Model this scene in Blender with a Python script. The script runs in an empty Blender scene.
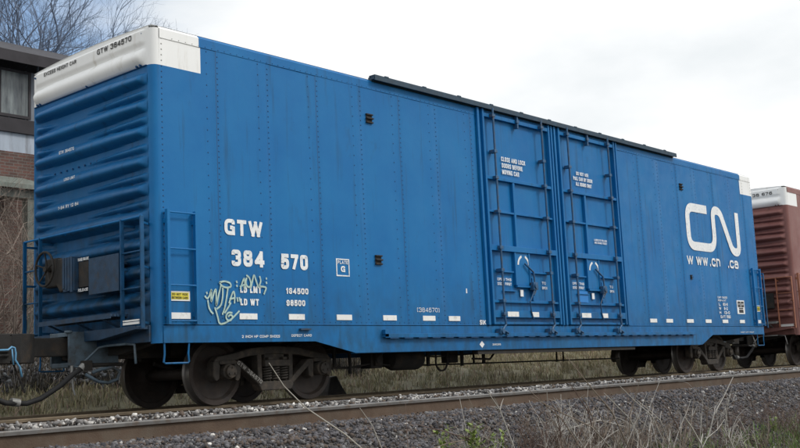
import bpy, bmesh, math, random
import numpy as np
from mathutils import Vector, Matrix, noise
random.seed(7); rng = np.random.default_rng(7)
scene = bpy.context.scene
col = scene.collection
R = math.radians

# ------------------------------------------------------------------ camera
yaw, pit, roll = 0.8476, 0.1402, -0.0472
fw = Vector((math.sin(yaw)*math.cos(pit), math.cos(yaw)*math.cos(pit), math.sin(pit)))
rt = Vector((math.cos(yaw), -math.sin(yaw), 0)); up = rt.cross(fw)
r2 = math.cos(roll)*rt + math.sin(roll)*up; u2 = -math.sin(roll)*rt + math.cos(roll)*up
cd = bpy.data.cameras.new('camera'); cam = bpy.data.objects.new('camera', cd); col.objects.link(cam)
m = Matrix.Identity(4)
for i in range(3):
    m[i][0] = r2[i]; m[i][1] = u2[i]; m[i][2] = -fw[i]
m[0][3], m[1][3], m[2][3] = -7.80, -11.045, 0.34
cam.matrix_world = m
cd.sensor_width = 36; cd.lens = 1047.24/800*36; cd.clip_end = 3000; cd.clip_start = .05
scene.camera = cam

# ------------------------------------------------------------------ sky, sun, exposure
SUN_DIR = Vector((0.42, -0.62, 0.66)).normalized()          # towards the sun
w = bpy.data.worlds.new('World'); scene.world = w; w.use_nodes = True
nt = w.node_tree; nt.nodes.clear()
def N(t, **k):
    n = nt.nodes.new(t)
    for a, b in k.items(): setattr(n, a, b)
    return n
out = N('ShaderNodeOutputWorld'); bg = N('ShaderNodeBackground')
sky = N('ShaderNodeTexSky', sky_type='NISHITA'); sky.sun_disc = False
sky.sun_elevation = math.asin(SUN_DIR.z); sky.sun_rotation = math.atan2(SUN_DIR.x, SUN_DIR.y)
sky.air_density = 1.0; sky.dust_density = .6
tc = N('ShaderNodeTexCoord')
mp = N('ShaderNodeMapping'); mp.inputs['Scale'].default_value = (1.0, 1.0, 2.2); mp.inputs['Location'].default_value = (.3, .9, .1)
nz = N('ShaderNodeTexNoise'); nz.inputs['Scale'].default_value = 2.1; nz.inputs['Detail'].default_value = 7; nz.inputs['Roughness'].default_value = .55
nz.inputs['Distortion'].default_value = .4
# the cloud deck is thinnest towards the north-north-east, thick everywhere else
dot = N('ShaderNodeVectorMath', operation='DOT_PRODUCT'); dot.inputs[1].default_value = (0.43, 0.845, 0.31)
mr = N('ShaderNodeMapRange'); mr.inputs['From Min'].default_value = .945; mr.inputs['From Max'].default_value = 1.0
mr.inputs['To Min'].default_value = 0; mr.inputs['To Max'].default_value = .42
sub = N('ShaderNodeMath', operation='SUBTRACT')
cov = N('ShaderNodeMapRange', interpolation_type='SMOOTHSTEP'); cov.inputs['From Min'].default_value = .02; cov.inputs['From Max'].default_value = .36
tone = N('ShaderNodeValToRGB'); tone.color_ramp.elements[0].position = .30; tone.color_ramp.elements[0].color = (6.9, 7.35, 7.6, 1)
tone.color_ramp.elements[1].position = .60; tone.color_ramp.elements[1].color = (9.9, 9.95, 10.0, 1)
nz2 = N('ShaderNodeTexNoise'); nz2.inputs['Scale'].default_value = 3.3; nz2.inputs['Detail'].default_value = 6
mix = N('ShaderNodeMix', data_type='RGBA')
L = nt.links.new
L(tc.outputs['Generated'], mp.inputs[0]); L(mp.outputs[0], nz.inputs['Vector']); L(mp.outputs[0], nz2.inputs['Vector'])
L(tc.outputs['Generated'], dot.inputs[0]); L(dot.outputs['Value'], mr.inputs['Value'])
L(nz.outputs['Fac'], sub.inputs[0]); L(mr.outputs[0], sub.inputs[1]); L(sub.outputs[0], cov.inputs['Value'])
L(nz2.outputs['Fac'], tone.inputs[0]); L(cov.outputs[0], mix.inputs['Factor'])
thin = N('ShaderNodeVectorMath', operation='SCALE'); thin.inputs['Scale'].default_value = 1.55; L(sky.outputs[0], thin.inputs[0]); L(thin.outputs[0], mix.inputs['A']); L(tone.outputs[0], mix.inputs['B']); L(mix.outputs['Result'], bg.inputs['Color'])
bg.inputs['Strength'].default_value = .10
L(bg.outputs[0], out.inputs[0])
sd = bpy.data.lights.new('sun', 'SUN'); sun = bpy.data.objects.new('sun', sd); col.objects.link(sun)
sd.energy = 1.5; sd.angle = R(14); sd.color = (1, .96, .9)
sun.rotation_euler = SUN_DIR.to_track_quat('Z', 'Y').to_euler()
vs = scene.view_settings; vs.view_transform = 'Standard'; vs.look = 'None'; vs.gamma = 1; vs.exposure = 0.18; vs.use_curve_mapping = False
scene.render.engine = 'CYCLES'

# ------------------------------------------------------------------ materials
def mat(name, c, rough=.7, metal=0, var=.25, vscale=3., c2=None, c2amt=.5, c2scale=1.2, bump=.0, bscale=60., streak=False, spec=.5, attr=None, fine=0.):
    """base colour c, multiplied by noise of amplitude var; a second colour c2 in patches; bump"""
    M = bpy.data.materials.new(name); M.use_nodes = True; t = M.node_tree; n = t.nodes; l = t.links.new
    b = n['Principled BSDF']; b.inputs['Roughness'].default_value = rough; b.inputs['Metallic'].default_value = metal
    b.inputs['Specular IOR Level'].default_value = spec
    g = n.new('ShaderNodeNewGeometry'); o = n.new('ShaderNodeMapping'); l(g.outputs['Position'], o.inputs[0])
    if streak: o.inputs['Scale'].default_value = (1, 1, .12)
    a = n.new('ShaderNodeTexNoise'); a.inputs['Scale'].default_value = vscale; a.inputs['Detail'].default_value = 7; a.inputs['Roughness'].default_value = .62
    l(o.outputs[0], a.inputs['Vector'])
    r = n.new('ShaderNodeMapRange'); r.inputs['From Min'].default_value = .25; r.inputs['From Max'].default_value = .75
    r.inputs['To Min'].default_value = 1-var; r.inputs['To Max'].default_value = 1+var; l(a.outputs['Fac'], r.inputs['Value'])
    cm = n.new('ShaderNodeVectorMath'); cm.operation = 'SCALE'; l(r.outputs[0], cm.inputs['Scale'])
    if attr:
        at = n.new('ShaderNodeAttribute'); at.attribute_name = attr; src = at.outputs['Color']
    else:
        rgb = n.new('ShaderNodeRGB'); rgb.outputs[0].default_value = (*c, 1); src = rgb.outputs[0]
    if c2:
        a2 = n.new('ShaderNodeTexNoise'); a2.inputs['Scale'].default_value = c2scale; a2.inputs['Detail'].default_value = 9; a2.inputs['Roughness'].default_value = .68
        l(o.outputs[0], a2.inputs['Vector'])
        k = n.new('ShaderNodeMapRange'); k.inputs['From Min'].default_value = .62-.3*c2amt; k.inputs['From Max'].default_value = .78-.2*c2amt
        l(a2.outputs['Fac'], k.inputs['Value'])
        mx = n.new('ShaderNodeMix'); mx.data_type = 'RGBA'; l(k.outputs[0], mx.inputs['Factor']); l(src, mx.inputs['A']); mx.inputs['B'].default_value = (*c2, 1)
        src = mx.outputs['Result']
    if fine:
        f = n.new('ShaderNodeTexNoise'); f.inputs['Scale'].default_value = 45; f.inputs['Detail'].default_value = 3; l(g.outputs['Position'], f.inputs['Vector'])
        fr = n.new('ShaderNodeMapRange'); fr.inputs['From Min'].default_value = .3; fr.inputs['From Max'].default_value = .7
        fr.inputs['To Min'].default_value = 1-fine; fr.inputs['To Max'].default_value = 1+fine; l(f.outputs['Fac'], fr.inputs['Value'])
        c3 = n.new('ShaderNodeVectorMath'); c3.operation = 'SCALE'; l(src, c3.inputs[0]); l(fr.outputs[0], c3.inputs['Scale']); src = c3.outputs[0]
    l(src, cm.inputs[0]); l(cm.outputs[0], b.inputs['Base Color'])
    if bump:
        bn = n.new('ShaderNodeTexNoise'); bn.inputs['Scale'].default_value = bscale; bn.inputs['Detail'].default_value = 4; l(g.outputs['Position'], bn.inputs['Vector'])
        bp = n.new('ShaderNodeBump'); bp.inputs['Strength'].default_value = bump; bp.inputs['Distance'].default_value = .01
        l(bn.outputs['Fac'], bp.inputs['Height']); l(bp.outputs[0], b.inputs['Normal'])
    return M

def paint(name, c, fade, grime, gtop=2.0, gbot=.6, gmax=.7):
    """weathered railcar paint: mottled fading, vertical run streaks, small scuffs, grime colour stronger low on the car"""
    M = bpy.data.materials.new(name); M.use_nodes = True; t = M.node_tree; n = t.nodes; l = t.links.new
    b = n['Principled BSDF']; b.inputs['Specular IOR Level'].default_value = .24
    g = n.new('ShaderNodeNewGeometry')
    def tex(scale, sc=(1, 1, 1), det=6, rough=.6):
        o = n.new('ShaderNodeMapping'); o.inputs['Scale'].default_value = sc; l(g.outputs['Position'], o.inputs[0])
        a = n.new('ShaderNodeTexNoise'); a.inputs['Scale'].default_value = scale; a.inputs['Detail'].default_value = det; a.inputs['Roughness'].default_value = rough
        l(o.outputs[0], a.inputs['Vector']); return a.outputs['Fac']
    def rng_(v, a, bb, c0, c1):
        r = n.new('ShaderNodeMapRange'); r.inputs['From Min'].default_value = a; r.inputs['From Max'].default_value = bb
        r.inputs['To Min'].default_value = c0; r.inputs['To Max'].default_value = c1; l(v, r.inputs['Value']); return r.outputs[0]
    def mixc(f, A, B):
        mx = n.new('ShaderNodeMix'); mx.data_type = 'RGBA'; l(f, mx.inputs['Factor'])
        if isinstance(A, tuple): mx.inputs['A'].default_value = (*A, 1)
        else: l(A, mx.inputs['A'])
        mx.inputs['B'].default_value = (*B, 1); return mx.outputs['Result']
    cA = mixc(rng_(tex(.9), .35, .7, 0, .8), c, fade)
    cA = mixc(rng_(tex(2.3, (1, 1, .6), 8, .7), .60, .78, 0, .45), cA, grime)
    cA = mixc(rng_(tex(17, (1, 1, .35), 6, .75), .70, .76, 0, .55), cA, (.10, .055, .035))
    cA = mixc(rng_(tex(5, (1, 1, .05)), .55, .75, 0, .35), cA, fade)                 # pale run marks
    cA = mixc(rng_(tex(7, (1, 1, .07)), .56, .74, 0, .55), cA, grime)                # dark run marks
    cA = mixc(rng_(tex(38, (1, 1, 1), 3, .7), .66, .74, 0, .6), cA, grime)           # specks
    sx = n.new('ShaderNodeSeparateXYZ'); l(g.outputs['Position'], sx.inputs[0])
    low = rng_(sx.outputs['Z'], gtop, gbot, 0, 1)
    ml = n.new('ShaderNodeMath'); ml.operation = 'MULTIPLY'; l(low, ml.inputs[0]); l(rng_(tex(6, (1, 1, .5)), .36, .66, .12 if gmax < .8 else .45, gmax), ml.inputs[1])
    cA = mixc(ml.outputs[0], cA, grime)
    l(cA, b.inputs['Base Color'])
    l(rng_(tex(3), .3, .7, .38, .6), b.inputs['Roughness'])
    bp = n.new('ShaderNodeBump'); bp.inputs['Strength'].default_value = .25; bp.inputs['Distance'].default_value = .004
    l(tex(9), bp.inputs['Height']); l(bp.outputs[0], b.inputs['Normal'])
    return M

BLUE = paint('blue paint', (.003, .132, .372), (.010, .172, .42), (.016, .050, .080))
BLUE_END = paint('darker blue end', (.004, .115, .315), (.008, .135, .330), (.010, .030, .052), 3.4, 1.6, .95)  # end blue is darker than the side, darkening more towards the bottom
BROWN = paint('brown paint', (.205, .085, .078), (.27, .14, .125), (.12, .060, .050))
M_white = mat('white paint', (.86, .87, .87), .5, var=.04, c2=(.62, .60, .55), c2amt=.12, c2scale=5, streak=True)
M_letter = mat('white lettering', (.80, .82, .83), .6, var=.08, c2=(.3, .42, .58), c2amt=.25, c2scale=14, fine=.08)
M_black = mat('black lettering', (.02, .02, .022), .6)
M_yellow = mat('yellow decal', (.72, .62, .05), .5, var=.1)
M_graf = mat('pale green spray paint', (.42, .57, .51), .7, var=.3, vscale=14, c2=(.25, .45, .5), c2amt=.35, c2scale=16)
M_rivet = mat('rivet grime', (.005, .068, .19), .6, var=.3)
M_rivetb = mat('brown rivet grime', (.10, .045, .04), .6, var=.3)
M_dkblue = mat('grimy blue steel', (.012, .045, .095), .6, var=.4, vscale=9, c2=(.035, .035, .038), c2amt=.3, c2scale=6, bump=.2)
M_rodblue = mat('worn blue rod', (.016, .085, .19), .5, var=.35, vscale=10, c2=(.09, .07, .055), c2amt=.35, c2scale=9)
M_track = mat('grimy dark blue door track', (.007, .036, .068), .6, var=.4, vscale=8)
M_under = mat('grimy underframe', (.022, .021, .020), .85, var=.4, vscale=7, c2=(.05, .036, .025), c2amt=.4, c2scale=5, bump=.3)
M_truck = mat('grimy cast steel', (.036, .031, .026), .8, var=.4, vscale=9, c2=(.08, .062, .045), c2amt=.5, c2scale=7, bump=.4, bscale=80)
M_wheel = mat('rusty wheel', (.044, .032, .026), .7, var=.35, vscale=8, c2=(.035, .03, .028), c2amt=.5, c2scale=5, bump=.2)
M_rim = mat('worn wheel tread', (.18, .17, .16), .35, metal=.7, var=.2)
M_rubber = mat('black rubber', (.018, .018, .019), .7, var=.3)
M_galv = mat('galvanised steel', (.28, .28, .27), .55, metal=.3, var=.25, vscale=12)
M_grayB = mat('grey blue steel', (.085, .125, .16), .65, var=.35, vscale=6, c2=(.05, .045, .04), c2amt=.4, c2scale=4)
M_ltblue = mat('light blue painted steel', (.12, .32, .52), .5, var=.25, vscale=12)
M_retro = mat('white reflective tape', (.82, .82, .80), .4, var=.06, c2=(.5, .5, .47), c2amt=.3, c2scale=12)
M_rail = mat('rusty rail side', (.092, .060, .040), .85, var=.35, vscale=6, c2=(.075, .06, .045), c2amt=.5, c2scale=3, bump=.35, bscale=90)
M_railb = mat('olive rust rail head', (.15, .115, .075), .8, var=.3, vscale=6)
M_head = mat('dull rail head', (.17, .165, .16), .5, metal=.4, var=.25, vscale=5, c2=(.12, .085, .06), c2amt=.4, c2scale=8)
M_stone = mat('ballast stone', (.2, .2, .2), .9, var=.3, vscale=30, attr='tint', bump=.3)
M_ground = mat('dark gravelly soil', (.070, .062, .056), .95, var=.4, vscale=14, c2=(.12, .11, .10), c2amt=.5, c2scale=22, bump=1., bscale=40, fine=.4)
M_bank = mat('grassy soil', (.11, .10, .058), .95, var=.35, vscale=3, c2=(.14, .12, .075), c2amt=.5, c2scale=2, bump=1., bscale=25, fine=.4)
M_blade = mat('grass blades', (.1, .1, .1), .8, attr='tint', var=.2, spec=.2)
M_stalk = mat('dry stalk', (.20, .165, .135), .8, var=.3, vscale=9, c2=(.17, .13, .10), c2amt=.5, c2scale=5, spec=.2)
M_stalk2 = mat('reddish dry stalk', (.13, .09, .075), .8, var=.3, vscale=9, spec=.2)
M_stalk3 = mat('grey bleached stalk', (.40, .38, .35), .8, var=.25, vscale=9, spec=.2)
M_leafg = mat('green weed leaf', (.20, .26, .07), .7, var=.35, vscale=20, spec=.3)
M_bark = mat('grey bark', (.13, .125, .13), .9, var=.3, vscale=6)
M_vine = mat('brown vine bark', (.23, .185, .155), .9, var=.3, vscale=6)
M_cladd = mat('weathered grey cladding', (.22, .24, .27), .8, var=.45, vscale=5, c2=(.10, .11, .13), c2amt=.6, c2scale=3, streak=True)
M_pale = mat('pale blue grey panel', (.36, .41, .48), .8, var=.25, vscale=3, c2=(.18, .19, .21), c2amt=.35, c2scale=4, streak=True)
M_pane = mat('dull curtained glass', (.19, .215, .215), .25, var=.5, vscale=4, c2=(.05, .06, .075), c2amt=.6, c2scale=5, streak=True)
M_fascia = mat('dark brown fascia', (.030, .027, .032), .8, var=.3)
M_roofm = mat('grey roof', (.05, .05, .06), .85, var=.3)
M_wood = mat('grey green timber', (.16, .18, .16), .85, var=.3, vscale=8, streak=True)
M_glass = mat('dark window glass', (.02, .025, .03), .1, var=.1)
def brickmat():
    M = bpy.data.materials.new('old brick'); M.use_nodes = True; t = M.node_tree; n = t.nodes; l = t.links.new; b = n['Principled BSDF']; b.inputs['Roughness'].default_value = .9
    g = n.new('ShaderNodeNewGeometry'); s = n.new('ShaderNodeSeparateXYZ'); l(g.outputs['Position'], s.inputs[0])
    a = n.new('ShaderNodeMath'); a.operation = 'ADD'; l(s.outputs['X'], a.inputs[0]); l(s.outputs['Y'], a.inputs[1])
    c = n.new('ShaderNodeCombineXYZ'); l(a.outputs[0], c.inputs[0]); l(s.outputs['Z'], c.inputs[1])
    k = n.new('ShaderNodeTexBrick'); l(c.outputs[0], k.inputs['Vector']); k.inputs['Scale'].default_value = 1
    k.inputs['Brick Width'].default_value = .22; k.inputs['Row Height'].default_value = .075; k.inputs['Mortar Size'].default_value = .008
    k.inputs['Color1'].default_value = (.13, .062, .050, 1); k.inputs['Color2'].default_value = (.085, .050, .043, 1); k.inputs['Mortar'].default_value = (.13, .12, .11, 1)
    nn = n.new('ShaderNodeTexNoise'); nn.inputs['Scale'].default_value = 1.5; nn.inputs['Detail'].default_value = 6; l(g.outputs['Position'], nn.inputs['Vector'])
    mr_ = n.new('ShaderNodeMapRange'); mr_.inputs['To Min'].default_value = .4; mr_.inputs['To Max'].default_value = 1.5; l(nn.outputs['Fac'], mr_.inputs['Value'])
    sc = n.new('ShaderNodeVectorMath'); sc.operation = 'SCALE'; l(k.outputs['Color'], sc.inputs[0]); l(mr_.outputs[0], sc.inputs['Scale']); l(sc.outputs[0], b.inputs['Base Color'])
    return M
M_brick = brickmat()

# ------------------------------------------------------------------ mesh helpers
class MB:
    def __init__(s): s.v = []; s.f = []; s.mi = []
    def add(s, vs_, fs_, mi=0):
        o = len(s.v); s.v += [tuple(p) for p in vs_]; s.f += [tuple(i+o for i in f) for f in fs_]; s.mi += [mi]*len(fs_); return s
    def box(s, x0, x1, y0, y1, z0, z1, mi=0):
        return s.add([(x0, y0, z0), (x1, y0, z0), (x1, y1, z0), (x0, y1, z0), (x0, y0, z1), (x1, y0, z1), (x1, y1, z1), (x0, y1, z1)],
                     [(0, 3, 2, 1), (4, 5, 6, 7), (0, 1, 5, 4), (1, 2, 6, 5), (2, 3, 7, 6), (3, 0, 4, 7)], mi)
    def tube(s, pts, r, n=8, mi=0, caps=True):
        pts = [Vector(p) for p in pts]; k = len(pts); rs = r if isinstance(r, (list, tuple)) else [r]*k
        vs_ = []; fs_ = []; prev = None
        for i, p in enumerate(pts):
            d = (pts[min(i+1, k-1)]-pts[max(i-1, 0)]).normalized()
            if prev is None: a = d.cross(Vector((0, 0, 1)) if abs(d.z) < .9 else Vector((1, 0, 0))).normalized()
            else: a = (prev-d*prev.dot(d)).normalized()
            prev = a; b = d.cross(a)
            for j in range(n):
                t = 2*math.pi*j/n; vs_.append(p+(a*math.cos(t)+b*math.sin(t))*rs[i])
        for i in range(k-1):
            for j in range(n): fs_.append((i*n+j, i*n+(j+1) % n, (i+1)*n+(j+1) % n, (i+1)*n+j))
        if caps: fs_.append(tuple(range(n))[::-1]); fs_.append(tuple(range((k-1)*n, k*n)))
        return s.add(vs_, fs_, mi)
    def bar(s, a, b, w_, h_, mi=0, upv=(0, 0, 1)):
        a = Vector(a); b = Vector(b); d = (b-a).normalized(); u = Vector(upv)
        if abs(d.dot(u)) > .95: u = Vector((0, 1, 0))
        x = d.cross(u).normalized(); u = x.cross(d)
        vs_ = []
        for p in (a, b):
            for sx, su in ((-1, -1), (1, -1), (1, 1), (-1, 1)): vs_.append(p+x*sx*w_/2+u*su*h_/2)
        return s.add(vs_, [(0, 1, 2, 3), (7, 6, 5, 4), (0, 4, 5, 1), (1, 5, 6, 2), (2, 6, 7, 3), (3, 7, 4, 0)], mi)
    def prism(s, poly, y0, y1, mi=0, axis='y'):
        n = len(poly)
        if axis == 'y': vs_ = [(a, y0, b) for a, b in poly]+[(a, y1, b) for a, b in poly]
        elif axis == 'x': vs_ = [(y0, a, b) for a, b in poly]+[(y1, a, b) for a, b in poly]
        else: vs_ = [(a, b, y0) for a, b in poly]+[(a, b, y1) for a, b in poly]
        return s.add(vs_, [tuple(range(n))[::-1], tuple(range(n, 2*n))]+[(i, (i+1) % n, n+(i+1) % n, n+i) for i in range(n)], mi)
    def lathe_y(s, prof, cx, cz, n=48, mi=0):      # prof: (radius, y)
        vs_ = []; fs_ = []; k = len(prof)
        for r_, y in prof:
            for j in range(n): t = 2*math.pi*j/n; vs_.append((cx+r_*math.cos(t), y, cz+r_*math.sin(t)))
        for i in range(k-1):
            for j in range(n): fs_.append((i*n+j, i*n+(j+1) % n, (i+1)*n+(j+1) % n, (i+1)*n+j))
        if prof[0][0] > 1e-4: fs_.append(tuple(range(n))[::-1])
        if prof[-1][0] > 1e-4: fs_.append(tuple(range((k-1)*n, k*n)))
        return s.add(vs_, fs_, mi)
    def grid(s, fn, us, vs2, mifn=None):
        o = len(s.v); nu, nv = len(us), len(vs2)
        for a in us:
            for b in vs2: s.v.append(tuple(fn(a, b)))
        for i in range(nu-1):
            for j in range(nv-1):
                s.f.append((o+i*nv+j, o+(i+1)*nv+j, o+(i+1)*nv+j+1, o+i*nv+j+1)); s.mi.append(mifn((us[i]+us[i+1])/2, (vs2[j]+vs2[j+1])/2) if mifn else 0)
        return s
    def build(s, name, mats, parent=None, smooth=False, bevel=0, angle=None):
        me = bpy.data.meshes.new(name); off = ORG.get(parent.name if parent else None, Vector((0, 0, 0)))
        me.from_pydata([(a-off.x, b-off.y, c-off.z) for a, b, c in s.v], [], s.f)
        mats = mats if isinstance(mats, (list, tuple)) else [mats]
        for x in mats: me.materials.append(x)
        me.polygons.foreach_set('material_index', s.mi)
        if smooth: me.polygons.foreach_set('use_smooth', [True]*len(s.f))
        bm = bmesh.new(); bm.from_mesh(me); bmesh.ops.recalc_face_normals(bm, faces=bm.faces); bm.to_mesh(me); bm.free()
        if angle: me.set_sharp_from_angle(angle=R(angle))
        o = bpy.data.objects.new(name, me); col.objects.link(o)
        if parent: o.parent = parent; ORG[o.name] = off
        if bevel:
            b = o.modifiers.new('bevel', 'BEVEL'); b.width = bevel; b.segments = 2; b.limit_method = 'ANGLE'; b.angle_limit = R(40)
        return o
ORG = {}
def tag(o, label=None, cat=None, group=None, kind=None):
    if label: o['label'] = label
    if cat: o['category'] = cat
    if group: o['group'] = group
    if kind: o['kind'] = kind
    return o
def empty(name, loc, label, cat, group=None):
    o = bpy.data.objects.new(name, None); col.objects.link(o); o.location = loc; ORG[o.name] = Vector(loc)
    return tag(o, label, cat, group)

def ribbon(pts, wd, rad, y, mi=0, mb=None, clip=None, ext=0):
    """flat ribbon of width wd along pts in the XZ plane at depth y, bends rounded by rad"""
    P = [Vector(p) for p in pts]
    if ext: P[0] = P[0]+(P[0]-P[1]).normalized()*ext; P[-1] = P[-1]+(P[-1]-P[-2]).normalized()*ext
    path = [P[0]]
    for i in range(1, len(P)-1):
        a, b, c = P[i-1], P[i], P[i+1]; r_ = min(rad[i] if isinstance(rad, (list, tuple)) else rad, (b-a).length*.49, (c-b).length*.49)
        if r_ < 1e-4: path.append(b); continue
        p0 = b+(a-b).normalized()*r_; p1 = b+(c-b).normalized()*r_
        for k in range(9): t = k/8; path.append((1-t)**2*p0+2*t*(1-t)*b+t*t*p1)
    path.append(P[-1]); vs_ = []; n_ = len(path)
    for i, p in enumerate(path):
        d = (path[min(i+1, n_-1)]-path[max(i-1, 0)]); d.normalize(); n = Vector((-d.y, d.x)); k = 1
        if 0 < i < n_-1:
            e = (path[i]-path[i-1]).normalized(); k = 1/max(.6, e.dot(d))
        for sg in (-1, 1):
            q = p+n*sg*k*wd/2
            if clip: q.y = min(max(q.y, clip[0]), clip[1])
            vs_.append((q.x, y, q.y))
    mb = mb or MB(); mb.add(vs_, [(2*i, 2*i+1, 2*i+3, 2*i+2) for i in range(n_-1)], mi); return mb
O_ = [(.5, 1), (1, 1), (1, 0), (0, 0), (0, 1), (.5, 1)]
GL = {'A': (1.1, [[(0, 0), (.5, 1)], [(1, 0), (.5, 1)], [(.2, .3), (.8, .3)]]), 'B': (1, [[(0, 0), (0, 1)], [(0, 1), (.92, 1), (.92, .53), (0, .53)], [(0, .53), (1, .53), (1, 0), (0, 0)]]),
'C': (1, [[(1, .70), (1, 1), (0, 1), (0, 0), (1, 0), (1, .30)]]), 'D': (1, [[(0, 0), (0, 1)], [(0, 1), (1, 1), (1, 0), (0, 0)]]), 'E': (.85, [[(0, 0), (0, 1)], [(0, 1), (1, 1)], [(0, .52), (.9, .52)], [(0, 0), (1, 0)]]),
'F': (.8, [[(0, 0), (0, 1)], [(0, 1), (1, 1)], [(0, .52), (.9, .52)]]), 'G': (1.05, [[(1, .72), (1, 1), (0, 1), (0, 0), (1, 0), (1, .46), (.55, .46)], [(1, 0), (1, .4)]]), 'H': (1, [[(0, 0), (0, 1)], [(1, 0), (1, 1)], [(0, .52), (1, .52)]]),
'I': (.25, [[(.5, 0), (.5, 1)]]), 'J': (.8, [[(1, 1), (1, 0), (0, 0), (0, .3)]]), 'K': (1, [[(0, 0), (0, 1)], [(1, 1), (.1, .42)], [(.3, .6), (1, 0)]]), 'L': (.8, [[(0, 1), (0, 0)], [(0, 0), (1, 0)]]),
'M': (1.25, [[(0, 0), (0, 1)], [(1, 0), (1, 1)], [(.05, 1), (.5, .1)], [(.95, 1), (.5, .1)]]), 'N': (1.05, [[(0, 0), (0, 1)], [(1, 0), (1, 1)], [(0, 1), (1, 0)]]), 'O': (1.05, [O_]), '0': (1, [O_]),
'P': (.95, [[(0, 0), (0, 1)], [(0, 1), (1, 1), (1, .48), (0, .48)]]), 'R': (1, [[(0, 0), (0, 1)], [(0, 1), (1, 1), (1, .5), (0, .5)], [(.6, .5), (1, 0)]]), 'S': (.95, [[(1, .72), (1, 1), (0, 1), (0, .54), (1, .48), (1, 0), (0, 0), (0, .28)]]),
'T': (.95, [[(.5, 0), (.5, 1)], [(0, 1), (1, 1)]]), 'U': (1, [[(0, 1), (0, 0), (1, 0), (1, 1)]]), 'V': (1, [[(0, 1), (.5, 0)], [(1, 1), (.5, 0)]]), 'W': (1.45, [[(0, 1), (.25, 0)], [(.25, 0), (.5, 1)], [(.5, 1), (.75, 0)], [(.75, 0), (1, 1)]]),
'X': (1, [[(0, 0), (1, 1)], [(0, 1), (1, 0)]]), 'Y': (1, [[(0, 1), (.5, .45)], [(1, 1), (.5, .45)], [(.5, .5), (.5, 0)]]), '1': (.6, [[(.15, .78), (.75, .95)], [(.75, 1), (.75, 0)]]), '2': (1, [[(0, .70), (0, 1), (1, 1), (1, .56), (.05, .06)], [(0, 0), (1, 0)]]),
'3': (1, [[(0, .74), (0, 1), (1, 1), (.98, .53), (.4, .53)], [(.4, .53), (1, .53), (1, 0), (0, 0), (0, .26)]]), '4': (1.05, [[(.78, 0), (.78, 1)], [(.72, 1), (0, .28)], [(0, .25), (1, .25)]]), '5': (1, [[(.95, 1), (.1, 1)], [(.1, 1), (.03, .5)], [(.05, .42), (.2, .62), (1, .62), (1, 0), (0, 0), (0, .26)]]),
'6': (1, [[(1, .76), (1, 1), (0, 1), (0, 0), (1, 0), (1, .58), (0, .56)]]), '7': (.95, [[(0, 1), (1, 1)], [(1, 1), (.35, 0)]]), '8': (1, [[(.5, 1), (.95, 1), (.95, .53), (.05, .53), (.05, 1), (.5, 1)], [(.5, .53), (1, .53), (1, 0), (0, 0), (0, .53), (.5, .53)]]),
'9': (1, [[(0, .24), (0, 0), (1, 0), (1, 1), (0, 1), (0, .42), (1, .44)]]), '.': (.22, [[(.5, 0), (.5, .06)]]), '-': (.6, [[(0, .45), (1, .45)]]), ' ': (.45, []), '[': (.4, [[(1, 1), (0, 1), (0, 0), (1, 0)]]), ']': (.4, [[(0, 1), (1, 1), (1, 0), (0, 0)]]),
'w': (1.5, [[(0, 1), (.25, 0)], [(.25, 0), (.5, 1)], [(.5, 1), (.75, 0)], [(.75, 0), (1, 1)]]), 'c': (1, [[(1, .66), (1, 1), (0, 1), (0, 0), (1, 0), (1, .34)]]), 'n': (1, [[(0, 0), (0, 1)], [(0, .7), (.1, 1), (1, 1), (1, 0)]]), 'a': (1, [[(0, .72), (0, 1), (1, 1), (1, 0)], [(1, .57), (0, .57), (0, 0), (1, 0)]])}
def letters(txt, x0, x1, z0, z1, wt=.2):
    """list of stroke quads (2D mesh pieces) for txt filling the box"""
    mb = MB(); h = z1-z0; gap = .24; tot = sum(GL[c][0] for c in txt)+gap*(len(txt)-1)+0.0
    u = (x1-x0)/tot; t = min(wt*h, .40*u); x = x0; q = 0
    for c in txt:
        wd, st = GL[c]; w_ = wd*u
        for i, pts in enumerate(st):
            W = max(w_-t, 1e-4)
            P = [(x+t/2+a*W if w_ > t*1.05 else x+w_/2, z0+t/2+b*(h-t)) for a, b in pts]
            closed = pts[0] == pts[-1]
            ribbon(P, t, .52*min(h*.8, w_*1.0) if len(pts) > 2 else 0, -.0003*i, mb=mb, clip=(z0, z1), ext=0 if closed else (t/2 if len(pts) == 2 else 0))
        x += w_+gap*u
    return mb
def lab(parent, txt, x0, x1, z0, z1, y=-.006, wt=.2, m=None, name='lettering'):
    """writing on a side that faces -Y"""
    mb = letters(txt, x0, x1, z0, z1, wt); mb.v = [(a, y+b, c) for a, b, c in mb.v]; return mb.build(name, m or M_letter, parent)
def lab_end(parent, txt, ya, yb, z0, z1, x=-.006, wt=.2, m=None, name='lettering'):
    """writing on an end that faces -X, reading from high Y to low Y"""
    mb = letters(txt, 0, ya-yb, z0, z1, wt); mb.v = [(x+b, ya-a, c) for a, b, c in mb.v]; return mb.build(name, m or M_letter, parent)

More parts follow.
